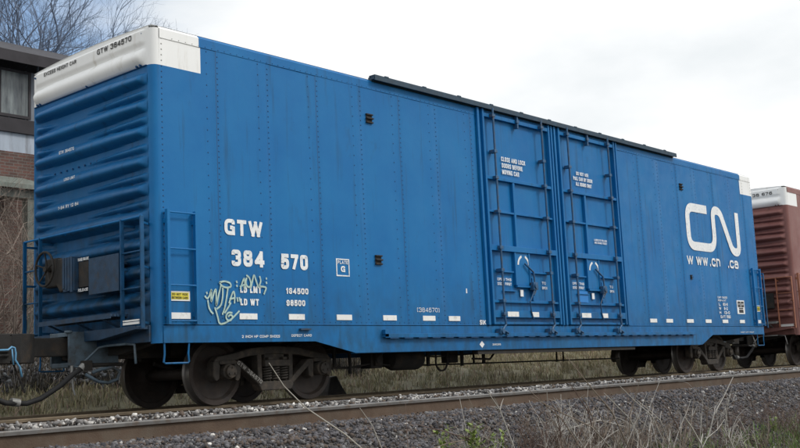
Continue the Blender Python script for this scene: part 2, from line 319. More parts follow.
# ------------------------------------------------------------------ ground
def smooth(a, b, t): t = min(1, max(0, (t-a)/(b-a))); return t*t*(3-2*t)
KEYS = [(-400, -1.5), (-20, -1.4), (-9, -1.2), (-5.7, -.93), (-3.95, -.20), (-3.4, -.155), (-1.3, -.155), (-.6, -.27), (.1, -.30), (.5, -.20), (2.6, -.20), (3.3, -.30), (4.2, -.30), (6.5, .22), (11, .75), (16, .90), (40, 1.0), (400, 1.6)]
def gz(x, y):
    for (a, za), (b, zb) in zip(KEYS, KEYS[1:]):
        if y <= b:
            z = za+(zb-za)*smooth(a, b, y)if abs(b-a) < 1.2 else za+(zb-za)*(y-a)/(b-a); break
    else: z = 1.6
    k = smooth(4, 12, y)
    z += k*(min(max(x, 0), 40)*.012-.15)+k*.10*noise.noise(Vector((x*.35, y*.35, 0)))
    if y < -3.6: z += .05*noise.noise(Vector((x*.9, y*.9, 3)))+.03*noise.noise(Vector((x*3, y*3, 5)))*smooth(-3.6, -4.2, -abs(y) if False else y)
    return z
xs = [-400, -200, -100, -60, -40, -30, -22]+[-16+.25*i for i in range(265)]+[52, 56, 62, 70, 80, 100, 140, 200, 300, 450, 700]
ys = [-400, -200, -100, -60, -40, -28, -20, -16]+[-13+.15*i for i in range(190)]+[16, 17, 19, 22, 26, 32, 40, 60, 100, 200, 400]
mb = MB().grid(lambda a, b: (a, b, gz(a, b)), xs, ys, lambda a, b: 1 if (b > 3.1 or b < -5.3) else 0)
g = mb.build('ground', [M_ground, M_bank], smooth=True); tag(g, kind='structure')

# ------------------------------------------------------------------ rails
def rail(ytop, z, label, x0=-60, x1=160):
    mb = MB(); h = .186
    prof = [(-.076, -h), (.076, -h), (.076, -h+.014), (.012, -h+.036), (.009, -.052), (.034, -.040), (.037, -.012), (.028, -.002), (0, 0), (-.028, -.002), (-.037, -.012), (-.034, -.040), (-.009, -.052), (-.012, -h+.036), (-.076, -h+.014)]
    n = len(prof); xx = [x0, -20, -10, 0, 10, 20, 30, 45, 80, x1]
    for i in range(len(xx)-1):
        a, b = xx[i], xx[i+1]
        vs_ = [(a, ytop+p[0], z+p[1]) for p in prof]+[(b, ytop+p[0], z+p[1]) for p in prof]
        for j in range(n):
            k = (j+1) % n; head = j in (5, 6, 7, 8, 9, 10)
            mb.add([vs_[j], vs_[k], vs_[n+k], vs_[n+j]], [(0, 1, 2, 3)], 1 if head else 0)
    o = mb.build('rail', [M_rail, M_head if ytop < 0 else M_railb]); tag(o, label, 'rail', 'rails of the two tracks')
    if z > 0.01 and ytop < -3:                                      # spiked tie plates of the nearest rail
        pl = MB()
        for k in range(64):
            x = -7+k*.52+random.uniform(-.02, .02)
            pl.box(x-.09, x+.09, ytop-.17, ytop+.17, z-h-.012, z-h+.003)
            for dx in (-.05, .05):
                pl.box(x+dx-.009, x+dx+.009, ytop-.097, ytop-.079, z-h, z-h+.045); pl.box(x+dx-.014, x+dx+.014, ytop-.103, ytop-.062, z-h+.016, z-h+.032)
            if k % 2: pl.box(x+.13, x+.16, ytop-.10, ytop+.10, z-h-.01, z-h+.022)
        t = pl.build('tie_plate', M_rail, o); t['kind'] = 'stuff'
    return o
rail(-3.083, .026, 'nearest rusty rail with dull grey head, running across the foreground gravel')
rail(-1.648, .026, 'second rail from the viewer, half buried in pale ballast')
rail(.774, 0, 'rail under the near wheels of the blue boxcar')
rail(2.274, 0, 'rail under the far wheels of the blue boxcar')

# ------------------------------------------------------------------ scattered stones / blades through numpy
def np_mesh(name, V, F, mat_, tint=None, smooth_=False):
    """V (n,3), F (m,k) all k-gons, tint per vertex"""
    me = bpy.data.meshes.new(name); k = F.shape[1]; n = len(V); m_ = len(F)
    me.vertices.add(n); me.vertices.foreach_set('co', V.astype(np.float32).ravel())
    me.loops.add(m_*k); me.loops.foreach_set('vertex_index', F.astype(np.int32).ravel())
    me.polygons.add(m_); me.polygons.foreach_set('loop_start', np.arange(0, m_*k, k, dtype=np.int32))
    me.materials.append(mat_); me.update(calc_edges=True)
    if tint is not None:
        a = me.color_attributes.new('tint', 'FLOAT_COLOR', 'POINT'); c = np.ones((n, 4), np.float32); c[:, :3] = tint; a.data.foreach_set('color', c.ravel())
    o = bpy.data.objects.new(name, me); col.objects.link(o); return o
ph = (1+5**.5)/2
ico = np.array([(-1, ph, 0), (1, ph, 0), (-1, -ph, 0), (1, -ph, 0), (0, -1, ph), (0, 1, ph), (0, -1, -ph), (0, 1, -ph), (ph, 0, -1), (ph, 0, 1), (-ph, 0, -1), (-ph, 0, 1)], float); ico /= np.linalg.norm(ico[0])
icf = np.array([(0, 11, 5), (0, 5, 1), (0, 1, 7), (0, 7, 10), (0, 10, 11), (1, 5, 9), (5, 11, 4), (11, 10, 2), (10, 7, 6), (7, 1, 8), (3, 9, 4), (3, 4, 2), (3, 2, 6), (3, 6, 8), (3, 8, 9), (4, 9, 5), (2, 4, 11), (6, 2, 10), (8, 6, 7), (9, 8, 1)])
def stones(name, n, xr, yr, smin, smax, dz, palette, probs, xpow=1.0, fn=None):
    x = xr[0]+(xr[1]-xr[0])*rng.random(n)**xpow; y = yr[0]+(yr[1]-yr[0])*rng.random(n)
    z = np.array([gz(a, b) for a, b in zip(x, y)])+dz*rng.random(n)
    if fn is not None: z = z+fn(x, y)
    s = smin+(smax-smin)*rng.random(n)**1.8
    jit = 1+.52*(rng.random((n, 12, 3))-.5)*2
    P = ico[None]*jit*np.stack([s*(.8+.5*rng.random(n)), s*(.7+.5*rng.random(n)), s*(.5+.5*rng.random(n))], 1)[:, None, :]
    q = rng.normal(size=(n, 4)); q /= np.linalg.norm(q, axis=1)[:, None]; a, b, c, d = q.T
    RM = np.stack([np.stack([1-2*(c*c+d*d), 2*(b*c-a*d), 2*(b*d+a*c)], 1), np.stack([2*(b*c+a*d), 1-2*(b*b+d*d), 2*(c*d-a*b)], 1), np.stack([2*(b*d-a*c), 2*(c*d+a*b), 1-2*(b*b+c*c)], 1)], 1)
    P = np.einsum('nij,nkj->nki', RM, P)+np.stack([x, y, z], 1)[:, None, :]
    F = (icf[None]+12*np.arange(n)[:, None, None]).reshape(-1, 3)
    pal = np.array(palette)[rng.choice(len(palette), n, p=probs)]*(.75+.5*rng.random((n, 1)))
    return np_mesh(name, P.reshape(-1, 3), F, M_stone, np.repeat(pal, 12, 0))
PAL = [(.082, .078, .084), (.12, .116, .125), (.10, .077, .064), (.18, .175, .175), (.55, .53, .50), (.046, .044, .049)]
def shift(x, y): return np.zeros_like(x)
st = stones('ballast', 115000, (-6, 34), (-5.7, -3.17), .007, .027, .020, PAL, [.30, .22, .25, .06, .010, .16], 1.5)
tag(st, 'dark grey crushed stone ballast sloping down in front of the nearest rail', 'gravel', kind='stuff')
def mound(x, y): return .165*np.exp(-((y+2.15)/.40)**2)*(.88+.24*rng.random(len(x)))
PAL2 = [(.13, .125, .12), (.26, .25, .245), (.12, .09, .07), (.32, .305, .29), (.58, .56, .53), (.075, .07, .07)]
st = stones('ballast', 22000, (-6, 45), (-3.0, -1.72), .010, .030, .02, PAL2, [.20, .24, .12, .22, .13, .09], 1.3, mound)
tag(st, 'paler ballast heaped between the two rails of the near track', 'gravel', kind='stuff')
st = stones('ballast', 15000, (-8, 45), (-1.55, 3.4), .016, .042, .03, PAL, [.30, .26, .20, .12, .03, .09], 1.3)
tag(st, 'shaded ballast beneath the boxcars', 'gravel', kind='stuff')

def blades(name, n, xr, yr, hmin, hmax, palette, probs, wid=.006, clump=0, xpow=1., lean=.35, dens=None):
    x = xr[0]+(xr[1]-xr[0])*rng.random(n)**xpow; y = yr[0]+(yr[1]-yr[0])*rng.random(n)
    if clump:
        k = n//clump+1; cx = xr[0]+(xr[1]-xr[0])*rng.random(k)**xpow; cy = yr[0]+(yr[1]-yr[0])*rng.random(k); i = rng.integers(0, k, n)
        x = cx[i]+rng.normal(0, .07, n); y = cy[i]+rng.normal(0, .07, n)
    if dens is not None: keep = rng.random(n) < dens(x, y); x, y = x[keep], y[keep]; n = len(x)
    z = np.array([gz(a, b) for a, b in zip(x, y)])-.02
    h = hmin+(hmax-hmin)*rng.random(n)**1.5; t = rng.random(n)*2*np.pi; l_ = lean*h*(.3+rng.random(n)*1.4); u = rng.random(n)*2*np.pi
    wv = np.stack([np.cos(u), np.sin(u), 0*u], 1)*wid; b = np.stack([x, y, z], 1)
    md = b+np.stack([np.cos(t)*l_*.3, np.sin(t)*l_*.3, h*.6], 1); tp = b+np.stack([np.cos(t)*l_, np.sin(t)*l_, h*np.clip(1-.25*rng.random(n), .5, 1)], 1)
    V = np.stack([b-wv, b+wv, md+wv*.8, md-wv*.8, tp+wv*.15, tp-wv*.15], 1).reshape(-1, 3)
    o = 6*np.arange(n)[:, None, None]; F = (np.array([[0, 1, 2, 3], [3, 2, 4, 5]])[None]+o).reshape(-1, 4)
    pal = np.array(palette)[rng.choice(len(palette), n, p=probs)]*(.7+.6*rng.random((n, 1)))
    return np_mesh(name, V, F, M_blade, np.repeat(pal, 6, 0))
GP = [(.28, .245, .145), (.22, .21, .12), (.34, .29, .20), (.27, .19, .15)]
tag(blades('grass', 90000, (-2, 50), (3.5, 13), .06, .30, GP, [.36, .30, .2, .14], .009, clump=14, xpow=1.2), 'olive and straw coloured grass on the bank behind the tracks', 'grass', kind='stuff')
tag(blades('grass', 42000, (-1, 20), (-7.0, -4.9), .06, .23, [(.13, .21, .06), (.17, .22, .08), (.24, .23, .16), (.16, .13, .10)], [.42, .24, .20, .14], .005, clump=10, xpow=1.1,
           dens=lambda x, y: np.clip((-y-4.9)/.7, .03, 1)), 'green and straw grass at the foot of the gravel slope', 'grass', kind='stuff')
tag(blades('grass', 5500, (0, 16), (-5.7, -4.3), .06, .20, [(.17, .145, .12), (.12, .10, .085), (.26, .24, .21)], [.4, .35, .25], .0035, clump=18, xpow=1., lean=.9,
           dens=lambda x, y: np.clip((-y-4.2)/1.0, .0, 1)), 'bleached dead grass lying over the gravel', 'grass', kind='stuff')

# ------------------------------------------------------------------ wheels and trucks
def truck(car, cx, cy, dx=0):
    """cx = centre of the truck, cy = centre line"""
    bo = MB().box(cx-.19, cx+.19, cy-1.05, cy+1.05, .50, .70).box(cx-.35, cx+.35, cy-.3, cy+.3, .55, .74)
    bo.tube([(cx, cy, .70), (cx, cy, .80)], .2, 20)
    for s in (-1, 1): bo.box(cx-.16, cx+.16, cy+s*.55-.07, cy+s*.55+.07, .70, .80)
    tk = bo.build('truck', M_truck, car, bevel=.015)
    for wx in (cx-.889, cx+.889):
        ax = MB().lathe_y([(.075, cy-1.08), (.075, cy-.9), (.09, cy-.78), (.085, cy-.5), (.08, cy), (.085, cy+.5), (.09, cy+.78), (.075, cy+.9), (.075, cy+1.08)], wx, .457, 20)
        ax.build('axle', M_wheel, tk, smooth=True, angle=40)
        for s in (-1, 1):
            yo = cy+s*.822; yi = cy+s*.685    # outer face, inner (flange) face
            d = s
            prof = [(.095, yo-d*.0), (.12, yo-d*.0), (.15, yo-d*.045), (.25, yo-d*.075), (.36, yo-d*.05), (.385, yo-d*.012), (.39, yo), (.452, yo), (.455, yo-d*.006)]
            tread = [(.455, yo-d*.006), (.459, yo-d*.09), (.468, yo-d*.105), (.483, yo-d*.118), (.483, yo-d*.130), (.475, yi)]
            inner = [(.475, yi), (.40, yi), (.385, yi+d*.02), (.25, yi+d*.05), (.15, yi+d*.03), (.12, yi), (.095, yi)]
            wmb = MB(); wmb.lathe_y([(max(a, .0951), b) for a, b in prof], wx, .457, 56, 0); wmb.lathe_y(tread, wx, .457, 56, 1); wmb.lathe_y(inner, wx, .457, 56, 0)
            # drop the fill caps created between the open strips
            keep = [i for i, f in enumerate(wmb.f) if len(f) == 4]
            wmb.f = [wmb.f[i] for i in keep]; wmb.mi = [wmb.mi[i] for i in keep]
            wmb.lathe_y([(.001, yo+d*.01), (.096, yo+d*.01), (.096, yi)], wx, .457, 32, 0)
            wmb.build('wheel', [M_wheel, M_rim], tk, smooth=True, angle=35)
            bc = MB(); y0 = cy+s*.93; y1 = cy+s*1.19
            bc.lathe_y([(.105, y0), (.105, cy+s*1.12), (.085, cy+s*1.135), (.085, y1-d*.01), (.06, y1), (.001, y1)], wx, .457, 24)
            for k in range(3):
                t = R(90+120*k); bc.tube([(wx+.055*math.cos(t), y1-d*.012, .457+.055*math.sin(t)), (wx+.055*math.cos(t), y1+d*.016, .457+.055*math.sin(t))], .014, 6)
            bc.build('bearing_cap', M_truck, tk, smooth=True, angle=35)
    for s in (-1, 1):
        y = cy+s*1.0; a, b = y-.075, y+.075
        f = MB()
        # cast side frame seen from the side: top member, two columns, sloping tension members, bottom bar, pedestal jaws
        top = [(-1.12, .60), (-1.05, .665), (-.80, .70), (-.45, .775), (0, .80), (.45, .775), (.80, .70), (1.05, .665), (1.12, .60), (1.02, .575), (.80, .60), (.46, .665), (0, .69), (-.46, .665), (-.80, .60), (-1.02, .575)]
        f.prism([(cx+p, q) for p, q in top], a, b)
        for e in (-1, 1):
            f.prism([(cx+e*p, q) for p, q in [(.26, .69), (.34, .69), (.33, .24), (.25, .22)]], a, b)
            f.prism([(cx+e*p, q) for p, q in [(.24, .20), (.34, .27), (.78, .60), (.64, .60), (.30, .345), (.24, .30)]], a-.01, b+.01)
            f.prism([(cx+e*p, q) for p, q in [(.62, .60), (.76, .60), (.745, .34), (.70, .32), (.66, .36)]], a, b)
            f.prism([(cx+e*p, q) for p, q in [(1.00, .60), (1.12, .60), (1.13, .40), (1.08, .33), (1.02, .36)]], a, b)
            f.box(cx+e*.889-.14, cx+e*.889+.14, a-.02, b+.02, .555, .615)
        f.prism([(cx+p, q) for p, q in [(-.28, .17), (.28, .17), (.33, .25), (.28, .30), (-.28, .30), (-.33, .25)]], a-.015, b+.015)
        f.build('side_frame', M_truck, tk, bevel=.014)
        yy = y
        sp = MB()
        for ix in (-.155, 0, .155):
            for iy in (-.055, .055):
                pts = [(cx+ix+.062*math.cos(t), yy+iy*1.05+.062*math.sin(t)*.85, .31+.19*t/(2*math.pi*5.2)) for t in [i*2*math.pi*5.2/62 for i in range(63)]]
                sp.tube(pts, .0135, 6)
        sp.build('spring', M_truck, tk, smooth=True)
        e = MB().box(cx-.235, cx+.235, yy-.12, yy+.12, .505, .60)
        e.box(cx-.18, cx-.10, yy-.13, yy+.13, .60, .64).box(cx+.10, cx+.18, yy-.13, yy+.13, .60, .64)
        e.build('bolster_end', M_truck, tk, bevel=.012)
    tl = MB().tube([(cx-1.25, cy+.12, .62), (cx-.3, cy+.1, .40), (cx+.3, cy+.1, .40), (cx+1.25, cy+.12, .62)], .03, 8).box(cx-1.3, cx+1.3, cy+.35, cy+.43, .66, .92).box(cx-1.3, cx+1.3, cy-.43, cy-.35, .72, .92); tl.build('brake_lever', M_under, tk)
    bb = MB()
    for e in (-1, 1):
        bb.tube([(cx+e*.38, cy-.75, .36), (cx+e*.30, cy, .40), (cx+e*.38, cy+.75, .36)], .03, 8)
        for s in (-1, 1): bb.box(cx+e*.40-.03, cx+e*.40+.03, cy+s*.75-.05, cy+s*.75+.05, .26, .48)
    bb.build('brake_beam', M_under, tk)
    return tk

# ------------------------------------------------------------------ boxcar
W2 = 3.049; CY = W2/2; H = 4.99; LN = 18.75
SEAMS_L = [1.04, 1.95, 2.93, 3.87, 4.80, 5.72, 6.70]
SEAMS_R = [12.66, 13.55, 14.45, 15.38, 16.32, 17.26, 18.08]
RIBZ = [4.26, 3.90, 3.56, 3.16, 2.80, 2.45, 2.09, 1.74, 1.39]
def bump1(t): return math.cos(min(1, abs(t))*math.pi/2)**.85 if abs(t) < 1 else 0.
def end_h(y, z):
    """outward bulge of the pressed end at (y, z): tapering main ribs with short darts between them near the corners"""
    d = min(y, W2-y)-.105
    if d < 0: return 0
    h = 0
    tip = smooth(-.01, .10, d) if y < CY else smooth(0, .22, d)
    for i, rz in enumerate(RIBZ):
        wd = .095+.030*smooth(0, .9, d)
        amp = .108+.022*smooth(0, .5, d)
        t = (z-rz)/wd
        # the upper flank is gentler than the lower one
        t = t*(.95 if t > 0 else 1.5)
        h = max(h, amp*tip*bump1(t))
    for a, b in zip(RIBZ, RIBZ[1:]):
        mz = (a+b)/2; L_ = 1.7 if y < CY else .7; d_ = min(y, W2-y)-.1 if y < CY or True else d; wd = .055*(1-.7*smooth(.1, L_, d)); am = .062*tip*(1-smooth(.25*L_, L_, d))
        if am > 0: h = max(h, am*bump1((z-mz)/wd))
    return h

def boxcar(X0, body, rivet, label, cat, full=True, grab=None, num='384570'):
    """X0 = plane of the end that faces -X"""
    grab = grab or body
    car = empty('boxcar', (X0+LN/2, CY, 0), label, cat, 'boxcars of the train')
    def bx(mb, *a): return mb.box(*a)
    # --- side panels
    def side_y(x, z, seams):
        x_ = x-X0; y = 0.0
        for i, s in enumerate(seams):
            if x_ >= s: y = -.0035 if i % 2 == 0 else 0
        o = (.0028 if x_ < 8 else .0050)*math.sin((x_)*2*math.pi/.94+1.2)*math.sin((z-1)*.8+.4)+.0035*noise.noise(Vector((x*1.1, 4, z*.7)))+.0015*noise.noise(Vector((x*4, 9, z*2)))
        return y+o
    def side(xa, xb, seams, name, ys_=0., flip=1):
        us = [xa]; 
        cuts = sorted(set([xa, xb, .78, LN-.78]+[s for s in seams]+[s-.008 for s in seams]))
        us = [c for c in cuts if xa <= c <= xb]
        fill = []
        for a, b in zip(us, us[1:]):
            n = max(1, int((b-a)/.10)); fill += [a+(b-a)*i/n for i in range(n)]
        us = fill+[xb]
        zs = [1.07+(4.46-1.07)*i/44 for i in range(45)]+[4.46+(4.83-4.46)*i/5 for i in range(1, 6)]
        white = lambda a, b: 1 if b > 4.46 and (a-X0 < .78 or a-X0 > LN-.78) else (2 if any(s-.008 < a-X0 < s for s in seams) else 0)
        fn = (lambda a, b: (a, side_y(a, b, seams), b)) if flip == 1 else (lambda a, b: (a, W2-side_y(a, b, seams), b))
        mb = MB().grid(fn, [X0+u for u in us], zs, white)
        yo = -.002 if flip == 1 else W2+.002
        # top chord, standing a little proud
        wh = .75
        segs = [(xa, xb, 0)]
        if xa < .78: segs = [(xa, wh, 1), (wh, xb, 0)]
        if xb > LN-.78: segs = [(xa, LN-wh, 0), (LN-wh, xb, 1)]
        for a, b, mi in segs:
            if flip == 1: mb.add([(X0+a, -.010, 4.826), (X0+b, -.010, 4.826), (X0+b, -.010, 4.95), (X0+a, -.010, 4.95), (X0+b, .03, H), (X0+a, .03, H), (X0+a, 0.02, 4.826), (X0+b, .02, 4.826)], [(0, 1, 2, 3), (3, 2, 4, 5), (6, 7, 1, 0)], mi)
            else: mb.add([(X0+a, W2+.010, 4.826), (X0+b, W2+.010, 4.826), (X0+b, W2+.010, 4.95), (X0+a, W2+.010, 4.95), (X0+b, W2-.03, H), (X0+a, W2-.03, H)], [(0, 1, 2, 3), (3, 2, 4, 5)], mi)
        if flip == 1 and full:
            def riv(x, z, r_=.0125, yy=None):
                y = (side_y(x, z, seams) if yy is None else yy); n = 6
                vs_ = [(x+r_*math.cos(k*math.pi/3), y+.001, z+r_*math.sin(k*math.pi/3)) for k in range(n)]+[(x+.6*r_*math.cos(k*math.pi/3), y-.006, z+.6*r_*math.sin(k*math.pi/3)) for k in range(n)]
                mb.add(vs_, [(6, 7, 8, 9, 10, 11)]+[(k, (k+1) % 6, 6+(k+1) % 6, 6+k) for k in range(6)], 2 if not (z > 4.46 and (x-X0 < .78 or x-X0 > LN-.78)) else 3)
            for s in seams:
                z = 1.16
                while z < 4.80:
                    riv(X0+s+.022, z); z += .078
                z = 1.2
                while z < 4.80:
                    riv(X0+s-.16, z, .0115); z += .156
            for xe in (([.145] if xa < 1 else [])+([LN-.145] if xb > LN-1 else [])):
                z = 1.0
                while z < 4.92: riv(X0+xe, z, .0125); z += .075
            x = xa+.2
            while x < xb-.1:
                riv(X0+x, 1.11, .009); riv(X0+x, 4.845, .008, -.010); x += .11
        p = mb.build(name, [body, M_white, rivet, M_rivw], car, smooth=True, angle=25); return p
    if full:
        side(.11, 6.86, SEAMS_L, 'side_panel'); side(11.80, LN-.11, SEAMS_R, 'side_panel')
    else:
        side(.11, LN-.11, [1.04, 1.95, 2.93], 'side_panel')
    side(.11, LN-.11, [1.04, 1.95, 2.93], 'side_panel', flip=-1)
    # --- corner posts (rounded), white at the top
    for ex, sg in ((0, 1), (LN, -1)):
        for cyy, sy in ((.11, -1), (W2-.11, 1)):
            mb = MB(); nn = 8
            for z0, z1, mi in ((.84, 4.46, 0), (4.46, 4.96, 1)):
                pts = [(X0+ex+sg*.11-sg*.11*math.cos(t), cyy+sy*.11*math.sin(t)) for t in [math.pi/2*i/nn for i in range(nn+1)]]
                zz = [z0+(z1-z0)*i/max(1, int((z1-z0)/.03)) for i in range(int((z1-z0)/.03)+1)]
                o = len(mb.v)
                for (px, py) in pts:
                    for z in zz: mb.v.append((px, py, z))
                for i in range(nn):
                    for j in range(len(zz)-1):
                        n_ = len(zz); mb.f.append((o+i*n_+j, o+(i+1)*n_+j, o+(i+1)*n_+j+1, o+i*n_+j+1)); mb.mi.append(mi)
            mb.v = [tuple(v) for v in mb.v]
            mb.add([(X0+ex+sg*.11-sg*.11*math.cos(t), cyy+sy*.11*math.sin(t), 4.96) for t in [math.pi/2*i/nn for i in range(nn+1)]]+[(X0+ex+sg*.14, cyy-sy*.03, 4.995)], [(i, i+1, nn+1) for i in range(nn)], 1)
            mb.build('corner_post', [body, M_white], car, smooth=True, angle=50)
    # --- pressed ends
    for ex, sg in ((0, -1), (LN, 1)):
        hi = (full and ex == 0) or (not full and ex == 0)
        dy = .025 if hi else .06; dz = .0125 if hi else .03
        ysl = [.11+(W2-.22)*i/int((W2-.22)/dy) for i in range(int((W2-.22)/dy)+1)]
        zsl = [1.06+(4.46-1.06)*i/int(3.40/dz) for i in range(int(3.40/dz)+1)]
        mb = MB().grid(lambda a, b: (X0+ex+sg*end_h(a, b), a, b), ysl, zsl)
        def top_h(y, z):
            d = min(y, W2-y)-.1; k = smooth(0.02, .12, d)
            wd = .10+.04*smooth(0, 1., d)
            k2 = smooth(.1, .7, d); gw = .012+.045*k2
            lower = .085*k*bump1((z-4.58)/(.115+.02*k2)) if z > 4.47 else 0
            upper = .03*k*smooth(4.72, 4.80, z)*(1-smooth(4.93, 4.97, z))
            return lower+upper+.006*k
        zt = [4.46+(H-.03-4.46)*i/40 for i in range(41)]
        mb.grid(lambda a, b: (X0+ex+sg*(top_h(a, b)), a, b), ysl, zt, lambda a, b: 1)
        mb.add([(X0+ex+sg*.0, .11, 4.96), (X0+ex, W2-.11, 4.96), (X0+ex-sg*.12, W2-.11, 5.0), (X0+ex-sg*.12, .11, 5.0)], [(0, 1, 2, 3)], 1)
        mb.box(min(X0+ex, X0+ex+sg*.02), max(X0+ex, X0+ex+sg*.02), .11, W2-.11, 4.452, 4.462, 2)
        for yb in (.22, .3, 1.5, 2.75, 2.82): mb.tube([(X0+ex+sg*.0, yb, 4.47), (X0+ex+sg*.045, yb, 4.47)], .016, 8, 2)
        for yb, zb in ((.20, 4.90), (2.9, 4.90)): mb.tube([(X0+ex, yb, zb), (X0+ex+sg*.03, yb, zb)], .014, 8, 2)
        # row of bolts and holes along the lap between the two end sections
        k = .35
        while k < W2-.3:
            mb.tube([(X0+ex, k, 3.37), (X0+ex+sg*.022, k, 3.37)], .013, 6, 2); k += .155
        oo = len(mb.v); rr_ = [.11+(W2-.22)*i/16 for i in range(17)]
        mb.add([(X0+ex-sg*.03, y_, 4.95) for y_ in rr_]+[(X0+ex-sg*.03, y_, H+.003+.055*(1-(abs(y_-CY)/CY)**2)) for y_ in rr_], [(i, i+1, 18+i, 17+i) for i in range(16)], 1)
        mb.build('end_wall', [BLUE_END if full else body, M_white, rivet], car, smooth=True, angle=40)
    # --- roof with pressed panels
    def roof_z(x, y):
        c = abs(y-CY)/CY; u = ((x-X0) % .94)/.94
        return H+.003+.055*(1-c*c)+.022*smooth(.1, .2, u)*(1-smooth(.8, .9, u))*smooth(1, .9, c)*.0+(.02*smooth(.1, .2, u)*(1-smooth(.8, .9, u)) if c < .86 else 0)
    rxs = [X0+.02+(LN-.04)*i/240 for i in range(241)]; rys = [.03+(W2-.06)*i/16 for i in range(17)]
    MB().grid(lambda a, b: (a, b, roof_z(a, b)), rxs, rys, lambda a, b: 1 if (a-X0 < .8 or a-X0 > LN-.8) else 0).build('roof', [body, M_white], car, smooth=True, angle=40)
    # --- side sills: the deep fishbelly sheet below the panels
    prof = [(.11, 1.075), (.11, .84), (2.74, .835), (3.56, .655), (15.08, .64), (15.66, .862), (LN-.11, .862), (LN-.11, 1.075)]
    for ya, yb in ((-.012, .0), (W2, W2+.012)):
        mb = MB().prism([(X0+a, b) for a, b in prof], ya, yb)
        mb.box(X0+.11, X0+LN-.11, ya-.0 if ya < 0 else ya, (yb+.05 if ya < 0 else yb), 1.058, 1.078)
        yq = ya-.028 if ya < 0 else yb
        if ya < 0:
            mb.box(X0+3.56, X0+15.08, 0.0, .09, .640 if False else .648, .660)
            mb.box(X0+.12, X0+3.0, .0, .06, .842, .853); mb.box(X0+15.7, X0+LN-.12, 0, .06, .865, .876)
        mb.build('side_sill', body, car, bevel=.003)
    # --- underframe
    mb = MB().box(X0+.1, X0+LN-.1, .03, W2-.03, .98, 1.05)
    mb.box(X0-.30, X0+LN+.30, CY-.17, CY+.17, .70, 1.04)
    for k in [0.14, 2.37, 3.9, 5.4, 6.9, 8.3, 9.4, 10.5, 11.9, 13.4, 14.9, 16.4, LN-.26]:
        mb.prism([(.05, .98), (W2-.05, .98), (W2-.05, .90), (CY+.5, .74), (CY-.5, .74), (.05, .90)], X0+k, X0+k+.12, axis='x')
    for yy in (.35, W2-.45): mb.box(X0+3.0, X0+LN-3.0, yy, yy+.09, .80, .98)
    mb.box(X0+6.6, X0+12, .02, .12, .58, .98) if full else None
    mb.build('underframe', M_under, car)
    # end sills
    for ex, sg in ((0, -1), (LN, 1)):
        a = X0+ex; mb = MB(); lo, hi_ = sorted((a+sg*.03, a-sg*.05))
        mb.box(lo, hi_, .10, W2-.10, .86, 1.07)
        lo, hi_ = sorted((a+sg*.22, a-sg*.0))
        mb.prism([(.12, 1.065), (W2-.12, 1.065), (W2-.12, 1.02), (CY+.6, .93), (CY-.6, .93), (.12, 1.02)], lo, hi_, axis='x')
        mb.build('end_sill', body if not full else M_dkblue, car, bevel=.006)
        # striker and draft pocket
        lo, hi_ = sorted((a+sg*.44, a-sg*.3)); mb = MB()
        mb.box(lo, hi_, CY-.24, CY-.20, .62, 1.06); mb.box(lo, hi_, CY+.20, CY+.24, .62, 1.06); mb.box(lo, hi_, CY-.20, CY+.20, 1.0, 1.055); mb.box(lo, hi_, CY-.20, CY+.20, .60, .66)
        mb.tube([(a+sg*.44, CY-.22, 1.045), (a+sg*.44, CY-.22, 1.075)], .05, 12)
        mb.build('draft_pocket', M_grayB if full else M_under, car, bevel=.008)
        coupler(car, a, sg)
    # trucks
    truck(car, X0+2.371, CY); truck(car, X0+LN-2.371+.12, CY)
    # stirrup steps
    for xx in ((.13, .51), (LN-.51, LN-.13)):
        for yy in (.012, W2-.03):
            mb = MB().tube([(X0+xx[0], yy, .98), (X0+xx[0]+.005, yy, .70), (X0+xx[0]-.01, yy, .60), (X0+xx[0]+.015, yy, .585), (X0+xx[1]-.015, yy, .585), (X0+xx[1], yy, .60), (X0+xx[1]-.01, yy, .70), (X0+xx[1]+.02, yy, .98)], .013, 6)
            mb.build('stirrup_step', grab, car)
    # side ladders near both corners
    for xa, xb in ((.165, .60), (LN-.60, LN-.165)):
        for s, y0 in ((-1, 0), (1, W2)):
            mb = MB()
            for z in (1.115, 1.57, 2.04, 2.51):
                mb.tube([(X0+xa-.0, y0+s*.005, z), (X0+xa, y0+s*.07, z), (X0+xa+.01, y0+s*.075, z), (X0+xb-.01, y0+s*.075, z), (X0+xb, y0+s*.07, z), (X0+xb, y0+s*.005, z)], .0115, 6)
            for xx in (xa-.005, xb+.0):
                lo, hi_ = sorted((y0+s*.03, y0+s*.085)); mb.box(X0+xx-.020, X0+xx+.020, lo, hi_, 1.075, 2.545)
            for z in (1.2, 2.4):
                for xx in (xa, xb): lo, hi_ = sorted((y0-s*.002, y0+s*.04)); mb.box(X0+xx-.03, X0+xx+.03, lo, hi_, z-.03, z+.03)
            mb.build('side_ladder', grab, car)
    # end ladders, brake gear, crossover platform
    for ex, sg in ((0, -1), (LN, 1)):
        a = X0+ex; nearL = .03 if ex == 0 else .03
        for (ya, yb) in ((-.0, .44), (2.45, 2.88)):
            xp = a+sg*.19; mb = MB()
            for yy in (ya, yb):
                mb.bar((xp, yy, 1.03), (xp, yy, 2.44), .022, .05, upv=(1, 0, 0)); 
                for z in (1.10, 1.8, 2.36): mb.bar((xp, yy, z), (a, min(max(yy, .13), W2-.13), z), .02, .03)
            for z in (1.10, 1.54, 2.0): mb.tube([(xp, ya, z), (xp, yb, z)], .012, 6)
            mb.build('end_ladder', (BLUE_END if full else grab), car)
        mb = MB().tube([(a+sg*.19, -.01, 2.435), (a+sg*.19, 2.89, 2.435)], .014, 8)
        for yy in (1.0, 1.9): mb.tube([(a+sg*.19, yy, 2.435), (a, yy, 2.42)], .012, 6)
        mb.build('grab_iron', grab, car)
        mb = MB()
        lo, hi_ = sorted((a+sg*.36, a+sg*.10))
